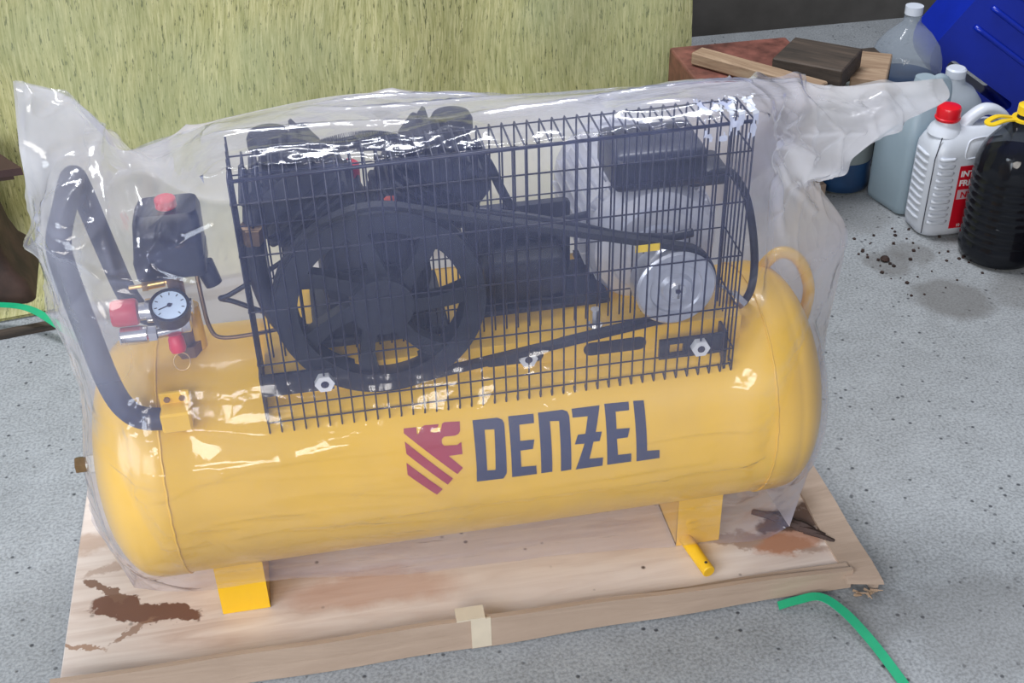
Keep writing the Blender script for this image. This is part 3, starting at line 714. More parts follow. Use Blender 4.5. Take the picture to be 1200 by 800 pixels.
obj('capacitor_box', box(0.404, 0.540, 1.480, 1.59, 0.636, 0.694, 0.012, 3), M['black'], CP, auto=30)
obj('terminal_box', box(0.515, 0.575, 1.49, 1.56, 0.628, 0.655, 0.008, 2), M['black'], CP, auto=30)
obj('motor_strap', tube([(MX + 0.103 * math.cos(a_), 1.53, MZ + 0.103 * math.sin(a_)) for a_ in [PI * q / 20 for q in range(21)]], 0.002, 6, sec=[(-0.0015, -0.006), (0.0015, -0.006), (0.0015, 0.006), (-0.0015, 0.006)]), M['silver_paint'], MO)

# ---- drive belt around both pulleys
def belt_path(c0, r0, c1, r1, y, n=28):
    d = Vector((c1[0] - c0[0], c1[1] - c0[1])); D = d.length; base = math.atan2(d.y, d.x); al = math.acos((r0 - r1) / D)
    pts = []
    for i in range(n + 1):
        a = base + al + (2 * PI - 2 * al) * i / n; pts.append((c0[0] + r0 * math.cos(a), y, c0[1] + r0 * math.sin(a)))
    for i in range(n + 1):
        a = base - al + (2 * al) * i / n; pts.append((c1[0] + r1 * math.cos(a), y, c1[1] + r1 * math.sin(a)))
    return pts
obj('drive_belt', tube(belt_path((WX, WZ), 0.1375, (MX, MZ - 0.004), 0.0555, WY), 0.006, 8, closed=True, sec=[(-0.007, -0.004), (0.007, -0.004), (0.007, 0.005), (-0.007, 0.005)]), M['rubber'], CP)
lbl = obj('belt_tag', box(0.408, 0.442, 1.380, 1.3805, 0.602, 0.613), M['yellow_plastic'], CP)

# ---- pump: crankcase, two finned cylinders in a V, heads, filters, finned pipe
PX, PY, PZ = 0.065, 1.512, 0.565
PU = obj('pump_crankcase', join(lathe([(0, 1.425), (0.030, 1.425), (0.034, 1.445), (0.070, 1.452), (0.076, 1.460), (0.076, 1.580), (0.066, 1.592), (0, 1.595)], (PX, 0, PZ), (0, 1, 0), 40), box(-0.005, 0.135, 1.45, 1.59, 0.467, 0.545, 0.008, 2)), M['black_rough'], CP, auto=35)
obj('pump_base', box(-0.03, 0.16, 1.44, 1.60, 0.467, 0.480, 0.003, 1), M['black_rough'], PU)
obj('oil_plug', box(0.084, 0.100, 1.438, 1.452, 0.672, 0.690, 0.003, 1), M['orange'], CP)
obj('oil_filler', cyl((0.045, 1.56, 0.655), (0.045, 1.56, 0.69), 0.016, 16, bev=0.003), M['red'], CP, auto=40)
for side in (-1, 1):
    ang = side * math.radians(38)
    mtx = Matrix.Translation((PX, PY, PZ)) @ Matrix.Rotation(ang, 4, 'Y')
    pc = obj('cylinder', xf(lathe([(0, 0.05), (0.043, 0.05), (0.043, 0.155), (0, 0.155)], (0, 0, 0), (0, 0, 1), 28), mtx), M['black_rough'], CP, auto=35)
    f0 = None
    for k in range(7):
        z = 0.076 + k * 0.0115
        s = 0.056 + 0.004 * (k % 2) + 0.0015 * k
        fg = loft([ring(s, s, 0.02, z), ring(s, s, 0.02, z + 0.0045)])
        obj('fin', xf(fg, mtx), M['black_rough'], pc)
    hd = obj('cylinder_head', xf(join(box(-0.058, 0.058, -0.058, 0.058, 0.156, 0.196, 0.006, 2)), mtx), M['black_rough'], CP, auto=35)
    for k in range(6):
        obj('head_rib', xf(box(-0.050 + k * 0.019, -0.045 + k * 0.019, -0.055, 0.055, 0.196, 0.208), mtx), M['black_rough'], hd)
    fx = PX + side * 0.122
    obj('air_filter', join(lathe([(0, 0), (0.026, 0), (0.030, 0.005), (0.030, 0.018), (0.026, 0.026), (0, 0.028)], (fx + (0.0 if side < 0 else 0.008), 1.585, 0.710), (0, 0, 1), 24), cyl((fx, 1.57, 0.70), (fx, 1.59, 0.725), 0.010, 12)), M['black_rough'], CP, auto=35)
# finned intercooler arc
cp = smooth_path([(-0.035, 1.475, 0.735), (0.0, 1.470, 0.752), (0.045, 1.468, 0.762), (0.085, 1.470, 0.760), (0.13, 1.475, 0.742)], 10)
IC = obj('intercooler_pipe', tube(cp, 0.008, 10), M['black'], CP, smooth=True)
rings = []
for i in range(1, len(cp) - 1):
    for h in (0, 0.5):
        p_ = cp[i].lerp(cp[i + 1], h); t = (cp[i + 1] - cp[i]).normalized()
        rings.append(lathe([(0.007, -0.0004), (0.0135, -0.0004), (0.0135, 0.0004), (0.007, 0.0004)], p_, t, 12))
o = obj('pipe_fins', join(*rings), M['black'], IC); o['kind'] = 'stuff'
# thick discharge pipe from the left head, curving down behind the wheel
obj('discharge_pipe', tube(smooth_path([(-0.085, 1.46, 0.69), (-0.090, 1.445, 0.64), (-0.088, 1.44, 0.58), (-0.070, 1.44, 0.52), (-0.035, 1.45, 0.49), (0.0, 1.47, 0.485)], 8), 0.0135, 12), M['black'], CP, smooth=True)
obj('pipe_nut', cyl((-0.0905, 1.447, 0.648), (-0.089, 1.443, 0.672), 0.0165, 6), M['bronze'], CP)
obj('unloader_pipe', tube(smooth_path([(-0.03, 1.46, 0.62), (-0.09, 1.46, 0.585), (-0.135, 1.47, 0.555), (-0.148, 1.475, 0.548), (-0.13, 1.475, 0.540), (-0.09, 1.47, 0.52), (-0.04, 1.47, 0.50)], 8), 0.0036, 8), M['black'], CP, smooth=True)
obj('relief_pipe', tube(smooth_path([(-0.175, 1.49, 0.60), (-0.172, 1.47, 0.55), (-0.168, 1.46, 0.515), (-0.155, 1.455, 0.498), (-0.11, 1.455, 0.497), (-0.05, 1.46, 0.500)], 8), 0.003, 8), M['bronze'], CP, smooth=True)
# power cables
obj('cable', tube(smooth_path([(0.205, 1.45, 0.755), (0.225, 1.45, 0.72), (0.245, 1.455, 0.67), (0.265, 1.47, 0.63), (0.30, 1.49, 0.60), (0.37, 1.50, 0.60)], 8), 0.0062, 8), M['rubber'], CP, smooth=True)
obj('cable', tube(smooth_path([(0.54, 1.50, 0.64), (0.565, 1.475, 0.66), (0.588, 1.465, 0.63), (0.602, 1.46, 0.58), (0.610, 1.455, 0.52), (0.607, 1.45, 0.475), (0.594, 1.45, 0.447)], 8), 0.0058, 8), M['rubber'], CP, smooth=True)
obj('wrapped_lead', join(tube(smooth_path([(0.20, 1.44, 0.66), (0.26, 1.425, 0.652), (0.33, 1.415, 0.635), (0.40, 1.412, 0.612), (0.46, 1.415, 0.60), (0.50, 1.42, 0.60)], 8), 0.0065, 8)), M['black'], CP, smooth=True)
obj('wing_screw', join(cyl((0.574, 1.44, 0.478), (0.590, 1.43, 0.462), 0.008, 10), cyl((0.556, 1.45, 0.49), (0.578, 1.44, 0.474), 0.003, 8)), M['steel'], CP)
# dark plate and bits between pump and motor
obj('motor_bracket', join(box(0.20, 0.40, 1.47, 1.59, 0.467, 0.476, 0.002, 1), box(0.20, 0.36, 1.55, 1.57, 0.476, 0.60, 0.01, 2), box(0.22, 0.34, 1.48, 1.56, 0.476, 0.545, 0.015, 3)), M['black_rough'], CP, auto=35)
obj('tension_bolt', join(cyl((0.362, 1.41, 0.468), (0.362, 1.41, 0.500), 0.007, 8), cyl((0.362, 1.41, 0.467), (0.362, 1.41, 0.474), 0.012, 6)), M['steel'], CP)

# ---- pressure switch and outlet gear on the left
SWB = obj('pressure_switch', join(loft([ring(0.046, 0.035, 0.010, 0.590, -0.205, 1.505), ring(0.047, 0.036, 0.010, 0.615, -0.205, 1.505), ring(0.046, 0.036, 0.010, 0.616, -0.205, 1.505), ring(0.043, 0.033, 0.012, 0.670, -0.200, 1.505), ring(0.038, 0.028, 0.012, 0.682, -0.198, 1.505)])), M['black'], CP, auto=35)
obj('switch_knob', cyl((-0.198, 1.50, 0.681), (-0.198, 1.50, 0.696), 0.014, 16, bev=0.002), M['red'], SWB, auto=40)
obj('cable_gland', cyl((-0.165, 1.50, 0.592), (-0.155, 1.495, 0.560), 0.014, 12, r1=0.012), M['black'], SWB, auto=40)
obj('switch_stem', join(cyl((-0.205, 1.49, 0.455), (-0.205, 1.49, 0.595), 0.011, 16), cyl((-0.205, 1.49, 0.452), (-0.205, 1.49, 0.475), 0.019, 6)), M['bronze'], CP, auto=40)
obj('tank_boss', join(cyl((-0.192, 1.50, 0.44), (-0.192, 1.50, 0.528), 0.013, 18, r1=0.011)), M['yellow'], CP, auto=40)
MF = obj('manifold', join(cyl((-0.255, 1.465, 0.548), (-0.185, 1.465, 0.548), 0.012, 14), cyl((-0.246, 1.465, 0.548), (-0.232, 1.465, 0.548), 0.0165, 14), box(-0.235, -0.190, 1.448, 1.482, 0.515, 0.548, 0.004, 2)), M['steel'], CP, auto=40)
obj('outlet_coupling', join(cyl((-0.285, 1.450, 0.521), (-0.247, 1.450, 0.521), 0.0125, 20, bev=0.002), cyl((-0.247, 1.450, 0.521), (-0.236, 1.450, 0.521), 0.0115, 6), cyl((-0.236, 1.450, 0.521), (-0.205, 1.455, 0.521), 0.0085, 14)), M['steel'], MF, auto=40)
obj('regulator_knob', lathe([(0, 0), (0.0165, 0), (0.0185, 0.003), (0.0185, 0.028), (0.0165, 0.034), (0, 0.034)], (-0.257, 1.463, 0.550), (-1, 0, 0), 24), M['red'], MF, auto=40)
gax = Vector((0.05, -0.42, 0.90)).normalized()
gc = Vector((-0.213, 1.452, 0.544))
GA = obj('pressure_gauge', lathe([(0, 0), (0.0225, 0), (0.0255, 0.003), (0.0265, 0.024), (0.0265, 0.027), (0.0225, 0.027), (0.0225, 0.0245), (0, 0.0245)], gc, gax, 36), M['black'], CP, auto=35)
gm = Matrix.Translation(gc + gax * 0.0252) @ axis_m(gax)
obj('gauge_dial', xf(lathe([(0, 0), (0.0222, 0), (0.0222, 0.0006), (0, 0.0006)], (0, 0, 0), (0, 0, 1), 32), gm), M['dial'], GA)
tk = []
for q in range(9):
    a = math.radians(-45 + q * 33.75)
    tk.append(xf(box(0.0160, 0.0200, -0.0006, 0.0006, 0.0006, 0.001), gm @ Matrix.Rotation(a, 4, 'Z')))
obj('dial_marks', join(*tk), M['ink'], GA)
obj('needle', xf(join(box(-0.004, 0.0155, -0.0007, 0.0007, 0.001, 0.0016), lathe([(0, 0.001), (0.003, 0.001), (0.003, 0.002), (0, 0.002)], (0, 0, 0), (0, 0, 1), 12)), gm @ Matrix.Rotation(math.radians(205), 4, 'Z')), M['ink'], GA)
obj('relief_valve', join(cyl((-0.268, 1.50, 0.566), (-0.248, 1.50, 0.567), 0.003, 8), cyl((-0.250, 1.50, 0.567), (-0.243, 1.50, 0.567), 0.009, 6), cyl((-0.243, 1.50, 0.567), (-0.220, 1.50, 0.569), 0.0065, 10), cyl((-0.220, 1.50, 0.569), (-0.206, 1.50, 0.570), 0.003, 8)), M['brass'], CP, auto=40)
SV = obj('safety_valve', lathe([(0, 0), (0.008, 0), (0.0105, 0.004), (0.0115, 0.018), (0.009, 0.024), (0, 0.024)], (-0.213, 1.445, 0.517), (0.06, -0.35, -0.93), 20), M['red'], CP, auto=40)
obj('pull_ring', tube([(-0.209 + 0.011 * math.cos(2 * PI * q / 24), 1.430 + 0.005 * math.sin(2 * PI * q / 24), 0.483 + 0.011 * math.sin(2 * PI * q / 24)) for q in range(24)], 0.0008, 6, closed=True), M['brass'], SV, smooth=True)

# ---- push handle on the left, grip covered
hp = [(-0.205, 1.374, 0.434), (-0.252, 1.374, 0.434), (-0.280, 1.376, 0.448), (-0.298, 1.382, 0.487), (-0.312, 1.392, 0.58), (-0.322, 1.402, 0.665), (-0.323, 1.420, 0.695),
      (-0.323, 1.50, 0.699), (-0.322, 1.578, 0.700), (-0.318, 1.596, 0.675), (-0.306, 1.605, 0.58), (-0.295, 1.62, 0.49), (-0.280, 1.626, 0.448), (-0.252, 1.626, 0.434), (-0.205, 1.626, 0.434)]
HD = obj('push_handle', tube(smooth_path(hp, 6), 0.0155, 16), M['foam'], CP, smooth=True)
for y in (1.374, 1.626):
    s = -1 if y < 1.5 else 1
    hb = obj('handle_bracket', join(box(-0.242, -0.202, y - 0.018, y + 0.018, 0.419, 0.450, 0.003, 1), box(-0.242, -0.202, y - 0.003 - s * 0.012, y + 0.003 - s * 0.012, 0.446, 0.466, 0.001, 1)), M['yellow'], CP)
    for x in (-0.232, -0.212):
        obj('clamp_bolt', cyl((x, y - s * 0.012 - 0.0055, 0.457), (x, y - s * 0.012 + 0.0055, 0.457), 0.0045, 6), M['bronze'], hb)
# right lifting handle
rh = [(0.652, 1.55, 0.42), (0.662, 1.545, 0.450), (0.682, 1.54, 0.474), (0.708, 1.54, 0.467), (0.730, 1.54, 0.437), (0.742, 1.54, 0.39), (0.732, 1.54, 0.32)]
obj('lifting_handle', tube(smooth_path(rh, 8), 0.0095, 14), M['yellow'], CP, smooth=True)

# ------------------------------------------------------------------ canisters, bottles and timber at the right
YAW = math.radians(-10.6)
def canister_body(W, D, H, seam=True):
    # W wide (local X), D deep (local Y), neck at the left shoulder, sloping to the handle
    L_ = []
    for z, sx, sy, ox in ((0.0, 0.90, 0.86, 0), (0.006, 0.97, 0.95, 0), (0.02, 1, 1, 0), (H * 0.70, 1, 1, 0), (H * 0.76, 0.985, 0.97, 0), (H * 0.82, 0.93, 0.86, 0.0), (H * 0.87, 0.84, 0.70, 0.0), (H * 0.905, 0.74, 0.52, 0.0), (H * 0.92, 0.66, 0.40, 0)):
        L_.append(ring(W / 2 * sx, D / 2 * sy, 0.034, z, ox))
    return loft(L_)

WC = thing('white_canister', 'white plastic canister with red screw cap and red printed label', 'canister', (1.452, 2.330, 0), (0, 0, 0.001))
W_, D_, H_ = 0.200, 0.112, 0.280
wcb = obj('canister_body', canister_body(W_, D_, H_), M['hdpe'], WC, auto=60)
# shoulder rises to a neck on the left and a bridge handle on the right
obj('neck', lathe([(0.0, 0), (0.040, 0), (0.034, 0.014), (0.025, 0.022), (0.023, 0.040), (0, 0.040)], (-0.055, 0, H_ * 0.865), (0, 0, 1), 28), M['hdpe'], WC, auto=60)
cap = obj('cap', lathe([(0, 0), (0.0265, 0), (0.028, 0.002), (0.0285, 0.006), (0.0265, 0.008), (0.0265, 0.026), (0.024, 0.031), (0.016, 0.033), (0, 0.033)], (-0.055, 0, H_ * 0.865 + 0.030), (0, 0, 1), 36), M['cap_red'], WC, auto=35)
hpth = smooth_path([(-0.018, 0, H_ * 0.875), (0.0, 0, H_ * 0.96), (0.030, 0, H_ * 1.025), (0.060, 0, H_ * 1.0), (0.085, 0, H_ * 0.92), (0.096, 0, H_ * 0.80), (0.094, 0, H_ * 0.74)], 6)
obj('handle', tube(hpth, 0.0165, 14, sec=[(math.cos(2 * PI * q / 14) * 0.017, math.sin(2 * PI * q / 14) * 0.013) for q in range(14)]), M['hdpe'], WC, smooth=True)
for k in range(10):
    z = 0.042 + k * 0.0175; hw = 0.023 - 0.0006 * k
    obj('rib', tube([(-0.066 - hw, -D_ / 2 + 0.004, z + 0.001), (-0.066 - hw * 0.7, -D_ / 2 - 0.001, z), (-0.066 + hw * 0.7, -D_ / 2 - 0.001, z - 0.0015), (-0.066 + hw, -D_ / 2 + 0.004, z)], 0.0046, 8), M['hdpe'], wcb, smooth=True)
    obj('rib', tube([(-W_ / 2 + 0.003, -0.028, z), (-W_ / 2 - 0.001, -0.018, z), (-W_ / 2 - 0.001, 0.018, z), (-W_ / 2 + 0.003, 0.028, z)], 0.004, 8), M['hdpe'], wcb, smooth=True)
obj('mould_seam', tube([(-W_ / 2 + 0.006, -D_ / 2 + 0.010, 0.012), (-W_ / 2 + 0.006, -D_ / 2 + 0.0095, 0.20), (-W_ / 2 + 0.020, -D_ / 2 + 0.020, 0.245)], 0.0012, 6), M['ink'], wcb)
# raised shield outline above the label
obj('embossed_frame', tube(smooth_path([(0.085, -D_ / 2 - 0.0005, 0.198), (0.0, -D_ / 2 - 0.0005, 0.198), (-0.024, -D_ / 2 - 0.0005, 0.198), (-0.024, -D_ / 2 + 0.004, 0.220), (-0.008, -D_ / 2 + 0.012, 0.238), (0.06, -D_ / 2 + 0.014, 0.240)], 5), 0.002, 6), M['hdpe'], wcb, smooth=True)
lb = obj('label', box(-0.034, 0.085, -D_ / 2 - 0.0012, -D_ / 2 + 0.001, 0.022, 0.180), M['label_red'], WC)
yl = -D_ / 2 - 0.0016
def text_geo(s, size, x, z, y, bold=0.0):
    cu = bpy.data.curves.new('txt', 'FONT'); cu.body = s; cu.size = size; cu.offset = bold; cu.extrude = 0.0002
    o_ = bpy.data.objects.new('txt', cu); COL.objects.link(o_)
    dg = bpy.context.evaluated_depsgraph_get(); me = bpy.data.meshes.new_from_object(o_.evaluated_get(dg))
    g = ([Vector((x + v.co.x, y - v.co.z, z + v.co.y)) for v in me.vertices], [tuple(p_.vertices) for p_ in me.polygons])
    bpy.data.objects.remove(o_); bpy.data.curves.remove(cu); bpy.data.meshes.remove(me)
    return g
obj('lettering', join(text_geo('INT', 0.0200, -0.030, 0.154, yl, 0.0007), text_geo('FRE', 0.0200, -0.030, 0.131, yl, 0.0007)), M['label_white'], lb)
obj('label_band', box(-0.030, 0.085, yl - 0.0002, yl + 0.0003, 0.097, 0.121), M['label_pale'], lb)
obj('lettering', text_geo('N1', 0.021, -0.022, 0.101, yl - 0.0004, 0.0006), M['label_red'], lb)
obj('lettering', text_geo('10 kg', 0.010, -0.018, 0.026, yl, 0.0002), M['label_white'], lb)

# translucent jug of pale blue liquid
JB = thing('blue_water_jug', 'milky translucent jug half full of pale blue liquid left of the white canister', 'jug', (1.402, 2.462, 0), (0, 0, math.radians(14)))
def jugloops(s, inset=0.0, z0=0.0, z1=1.0, full=0.375):
    L_ = []
    for z, w in ((0.0, 0.062), (0.006, 0.068), (0.02, 0.070), (0.19, 0.070), (0.225, 0.064), (0.26, 0.050), (0.285, 0.036), (0.30, 0.024), (0.318, 0.022)):
        if z < z0 or z > z1: continue
        L_.append(ring((w - inset) * s, (w - inset) * s * 0.95, 0.018, z))
    return L_
obj('jug_body', loft(jugloops(1)), M['jug'], JB, auto=60)
obj('liquid', loft([ring(w, w * 0.945, 0.016, z) for z, w in ((0.004, 0.062), (0.02, 0.0675), (0.15, 0.0675), (0.165, 0.067))]), M['jug_liquid'], JB, auto=60)
obj('jug_handle', tube(smooth_path([(0.02, 0, 0.295), (0.045, 0, 0.305), (0.068, 0, 0.285), (0.072, 0, 0.24), (0.062, 0, 0.20)], 6), 0.012, 10), M['jug'], JB, smooth=True)

# dark oil bottle with yellow carrying strap
DB = thing('oil_bottle', 'large ribbed bottle of black liquid with yellow carry handle beside the white canister', 'bottle', (1.490, 2.180, 0), (0, 0, 0.001))
def bottle_prof(R_, H_, ribs=9, top=0.62):
    P_ = [(0, 0.002), (R_ * 0.80, 0.0), (R_ * 0.95, 0.006), (R_, 0.022)]
    z0, z1 = 0.045, H_ * top
    for k in range(ribs):
        za = z0 + (z1 - z0) * k / ribs; dz = (z1 - z0) / ribs
        P_ += [(R_, za), (R_ * 0.965, za + dz * 0.22), (R_ * 0.965, za + dz * 0.40), (R_, za + dz * 0.62)]
    P_ += [(R_, z1), (R_ * 0.97, z1 + H_ * 0.06), (R_ * 0.86, z1 + H_ * 0.14), (R_ * 0.62, z1 + H_ * 0.22), (R_ * 0.36, z1 + H_ * 0.28), (R_ * 0.24, z1 + H_ * 0.31), (R_ * 0.22, H_)]
    return P_
bp = bottle_prof(0.086, 0.350)
obj('bottle_shell', lathe(bp, (0, 0, 0), (0, 0, 1), 64), M['pet_smoke'], DB, auto=60)
lp = [(max(0, r - 0.0015), h + 0.001) for r, h in bp if h <= 0.246] + [(0, 0.243)]
obj('dark_liquid', lathe(lp, (0, 0, 0), (0, 0, 1), 64), M['oil'], DB, auto=60)
YH = obj('carry_handle', join(lathe([(0.021, 0), (0.030, 0), (0.030, 0.005), (0.021, 0.005)], (0, 0, 0.328), (0, 0, 1), 28, closed=True),
     tube(smooth_path([(-0.026, 0.0, 0.330), (-0.060, -0.012, 0.336), (-0.090, -0.020, 0.334), (-0.093, -0.004, 0.334), (-0.060, 0.012, 0.336), (-0.024, 0.012, 0.330)], 5), 0.003, 8, sec=[(-0.006, -0.0016), (0.006, -0.0016), (0.006, 0.0016), (-0.006, 0.0016)])), M['yellow_plastic'], DB)
obj('bottle_cap', lathe([(0, 0), (0.022, 0), (0.022, 0.018), (0.019, 0.020), (0, 0.020)], (0, 0, 0.342), (0, 0, 1), 24), M['yellow_plastic'], DB, auto=40)

# dark blue liquid bottle, small, behind the flap of the bag
NB = thing('navy_bottle', 'small rounded bottle of dark blue liquid behind the pale blue jug', 'bottle', (1.283, 2.575, 0), (0, 0, 0.001))
obj('bottle_shell', lathe([(0, 0), (0.055, 0), (0.066, 0.008), (0.068, 0.03), (0.066, 0.06), (0.068, 0.09), (0.066, 0.12), (0.062, 0.17), (0.045, 0.21), (0.022, 0.235), (0.018, 0.265), (0, 0.265)], (0, 0, 0), (0, 0, 1), 40), M['jug_dark'], NB, auto=60)
obj('navy_liquid', lathe([(0, 0.002), (0.0555, 0.002), (0.0675, 0.009), (0.0693, 0.03), (0.0675, 0.06), (0.0690, 0.084), (0, 0.084)], (0, 0, 0), (0, 0, 1), 40), M['navy_liquid'], NB, auto=60)

# wood block and white tape scrap
o = obj('wood_block', box(-0.03, 0.02, -0.02, 0.02, 0, 0.035, 0.002, 1), M['wood_block']); o.location = (1.195, 2.535, 0.0175); o.rotation_euler = (0, 0, 0.1)
tag(o, 'small scrap block of wood on the floor left of the dark blue bottle', 'wood block')

# pale round jug behind the white canister
PJ = thing('pale_jug', 'pale round plastic jug with white cap standing behind the white canister', 'jug', (1.540, 2.57, 0), (0, 0, 0.001))
obj('jug_body', lathe([(0, 0), (0.070, 0), (0.078, 0.01), (0.078, 0.18), (0.070, 0.205), (0.050, 0.232), (0.026, 0.248), (0.022, 0.268), (0, 0.268)], (0, 0, 0), (0, 0, 1), 40), M['jug_pale'], PJ, auto=60)
obj('cap', lathe([(0, 0), (0.024, 0), (0.024, 0.018), (0.020, 0.022), (0, 0.022)], (-0.0, 0, 0.262), (0, 0, 1), 28), M['hdpe'], PJ, auto=40)

# clear crumpled water bottle
CB = thing('clear_bottle', 'clear crumpled water bottle standing between the timber and blue canister', 'bottle', (1.505, 2.755, 0), (0, 0, 0.001))
obj('bottle_shell', lathe(bottle_prof(0.090, 0.36, 7, 0.62), (0, 0, 0), (0, 0, 1), 56), M['pet'], CB, auto=60)
obj('water', lathe([(0, 0.004), (0.075, 0.004), (0.087, 0.02), (0.087, 0.19), (0, 0.19)], (0, 0, 0), (0, 0, 1), 48), M['navy_liquid'], CB, auto=60)
obj('bottle_cap', cyl((0, 0, 0.355), (0, 0, 0.375), 0.022, 24), M['hdpe'], CB, auto=40)

# blue canister leaning behind, with a handle slot
BC = thing('blue_canister', 'big blue plastic canister with oblong handle slot leaning behind the pale jug', 'canister', (1.850, 2.83, 0.0), (0, math.radians(35), YAW))
# local X across, local Z up; the lower left corner rests on the floor
bw, bh, bt = 0.34, 0.46, 0.17
def rr_poly(x0, x1, z0, z1, r, n=6):
    return arc_pts(x1 - r, z0 + r, r, -90, 0, n) + arc_pts(x1 - r, z1 - r, r, 0, 90, n) + arc_pts(x0 + r, z1 - r, r, 90, 180, n) + arc_pts(x0 + r, z0 + r, r, 180, 270, n)
outer = rr_poly(-bw, 0.0, 0.0, bh, 0.085); hole = rr_poly(-bw + 0.030 + 0.035, -0.05, 0.038, 0.066, 0.0139)
def frame_prism(outer, hole, y0, y1):
    # bridge the hole
    V_, F_ = [], []
    polys = geometry.tessellate_polygon([[Vector((x, z, 0)) for x, z in outer], [Vector((x, z, 0)) for x, z in reversed(hole)]])
    allp = list(outer) + list(reversed(hole)); k = len(allp)
    V_ = [Vector((x, y0, z)) for x, z in allp] + [Vector((x, y1, z)) for x, z in allp]
    F_ = [tuple(t) for t in polys] + [tuple(i + k for i in reversed(t)) for t in polys]
    no = len(outer)
    for i in range(no): F_.append((i, (i + 1) % no, (i + 1) % no + k, i + k))
    nh = len(hole)
    for i in range(nh): F_.append((no + i, no + (i + 1) % nh, no + (i + 1) % nh + k, no + i + k))
    bm = bmesh.new(); vv = [bm.verts.new(v) for v in V_]
    for f in F_:
        try: bm.faces.new([vv[i] for i in f])
        except Exception: pass
    bmesh.ops.recalc_face_normals(bm, faces=bm.faces[:])
    return from_bm(bm)
obj('canister_body', frame_prism(outer, hole, -0.083, 0.083), M['blue_plastic'], BC, auto=40)
for k in range(4):
    z = 0.16 + k * 0.06
    obj('rib', tube([(-bw + 0.05, -0.083, z), (-bw + 0.07, -0.088, z), (-0.07, -0.088, z), (-0.05, -0.083, z)], 0.007, 8), M['blue_plastic'], BC, smooth=True)

# red-brown jar at the right edge
o = obj('rusty_tin', join(lathe([(0, 0), (0.052, 0), (0.055, 0.004), (0.055, 0.09), (0.057, 0.094), (0.053, 0.096), (0.05, 0.09), (0, 0.088)], (0, 0, 0), (0, 0, 1), 32)), M['redbrown'], auto=40)
o.location = (1.535, 2.015, 0.048); tag(o, 'rusty red-brown tin at the right edge in front of the oil bottle', 'tin')

# timber and rusty box at the back
o = obj('rusty_box', box(-0.15, 0.15, -0.12, 0.12, 0, 0.312, 0.006, 2), M['redbrown']); o.location = (1.04, 2.67, 0.156); o.rotation_euler = (0, 0, 0.0)
tag(o, 'red-brown rusty box behind the compressor under the stacked timber', 'box')
o = obj('sawhorse_block', box(-0.055, 0.055, -0.05, 0.05, 0, 0.282, 0.004, 1), M['wood_dark']); o.location = (1.355, 2.695, 0.141); o.rotation_euler = (0, 0, 0.0)
tag(o, 'dark upright timber block propping up the oily plank', 'timber')
def plank(name, a, b, width, thick, mat, label, zt):
    # a, b: ends of the near top edge; body reaches back from it
    a, b = Vector(a), Vector(b); d = (b - a); L = d.length; ang = math.atan2(d.y, d.x)
    pitch_ = math.asin(d.z / L)
    o = obj(name, box(0, L, 0, width, -thick, 0, 0.003, 1), mat)
    c_ = Vector((L / 2, width / 2, -thick / 2))
    rot = Matrix.Rotation(ang, 4, 'Z') @ Matrix.Rotation(-pitch_, 4, 'Y')
    o.location = a + rot @ c_; o.rotation_euler = rot.to_euler()
    return tag(o, label, 'plank')
plank('timber_plank', (1.062, 2.552, 0.360), (1.187, 2.444, 0.360), 0.15, 0.046, M['wood_dark'], 'thick oily dark plank topmost of the timber stack', 0)
o = bpy.data.objects['timber_plank']
plank('timber_plank', (0.905, 2.665, 0.345), (1.114, 2.402, 0.345), 0.045, 0.030, M['wood_light'], 'narrow light weathered beam lying in front of the dark plank', 0)
plank('timber_plank', (1.242, 2.515, 0.312), (1.312, 2.475, 0.312), 0.17, 0.029, M['wood_light'], 'brown plank lowest of the stack under the oily dark plank', 0)

# crumbs of dirt on the floor by the canisters
random.seed(11)
cr = []
for i in range(60):
    x = 1.18 + random.random() * 0.30; y = 2.05 + random.random() * 0.32; s = random.uniform(0.0012, 0.0035)
    cr.append(xf(box(-s, s, -s, s, 0, s * 1.2), Matrix.Translation((x, y, 0)) @ Matrix.Rotation(random.random() * 3, 4, 'Z')))
tag(obj('dirt_crumbs', join(*cr), M['rust']), 'dark crumbs of dirt scattered on concrete in front of the canisters', 'dirt', kind='stuff')
o = obj('pebble', lathe([(0, 0), (0.009, 0.001), (0.011, 0.005), (0.007, 0.010), (0, 0.011)], (0, 0, 0), (0, 0, 1), 9), M['rust']); o.location = (1.235, 2.205, 0.0055)
tag(o, 'small dark pebble on the stained concrete', 'pebble')

# ------------------------------------------------------------------ the plastic bag
def grid_bag(ctrl, nu, nv, tension=0.42):
    # ctrl[u][v] control points; returns function (s,t) -> Vector
    U, Vn = len(ctrl), len(ctrl[0])
    C = [[Vector(p_) for p_ in c_] for c_ in ctrl]
    def h(a, b, c_, d, t):
        m0 = (c_ - a) * tension; m1 = (d - b) * tension
        t2, t3 = t * t, t * t * t
        return b * (2 * t3 - 3 * t2 + 1) + m0 * (t3 - 2 * t2 + t) + c_ * (-2 * t3 + 3 * t2) + m1 * (t3 - t2)
    rows = []
    # first interpolate along v per column
    colv = []
    for c_ in C:
        L_ = []
        for j in range(nv + 1):
            f = j / nv * (Vn - 1); k = min(int(f), Vn - 2); t = f - k
            L_.append(h(c_[max(k - 1, 0)], c_[k], c_[k + 1], c_[min(k + 2, Vn - 1)], t))
        colv.append(L_)
    out_ = []
    for i in range(nu + 1):
        f = i / nu * (U - 1); k = min(int(f), U - 2); t = f - k
        out_.append([h(colv[max(k - 1, 0)][j], colv[k][j], colv[k + 1][j], colv[min(k + 2, U - 1)][j], t) for j in range(nv + 1)])
    return out_
NU, NV = 400, 260
front = grid_bag(BAG_FRONT, NU, NV)
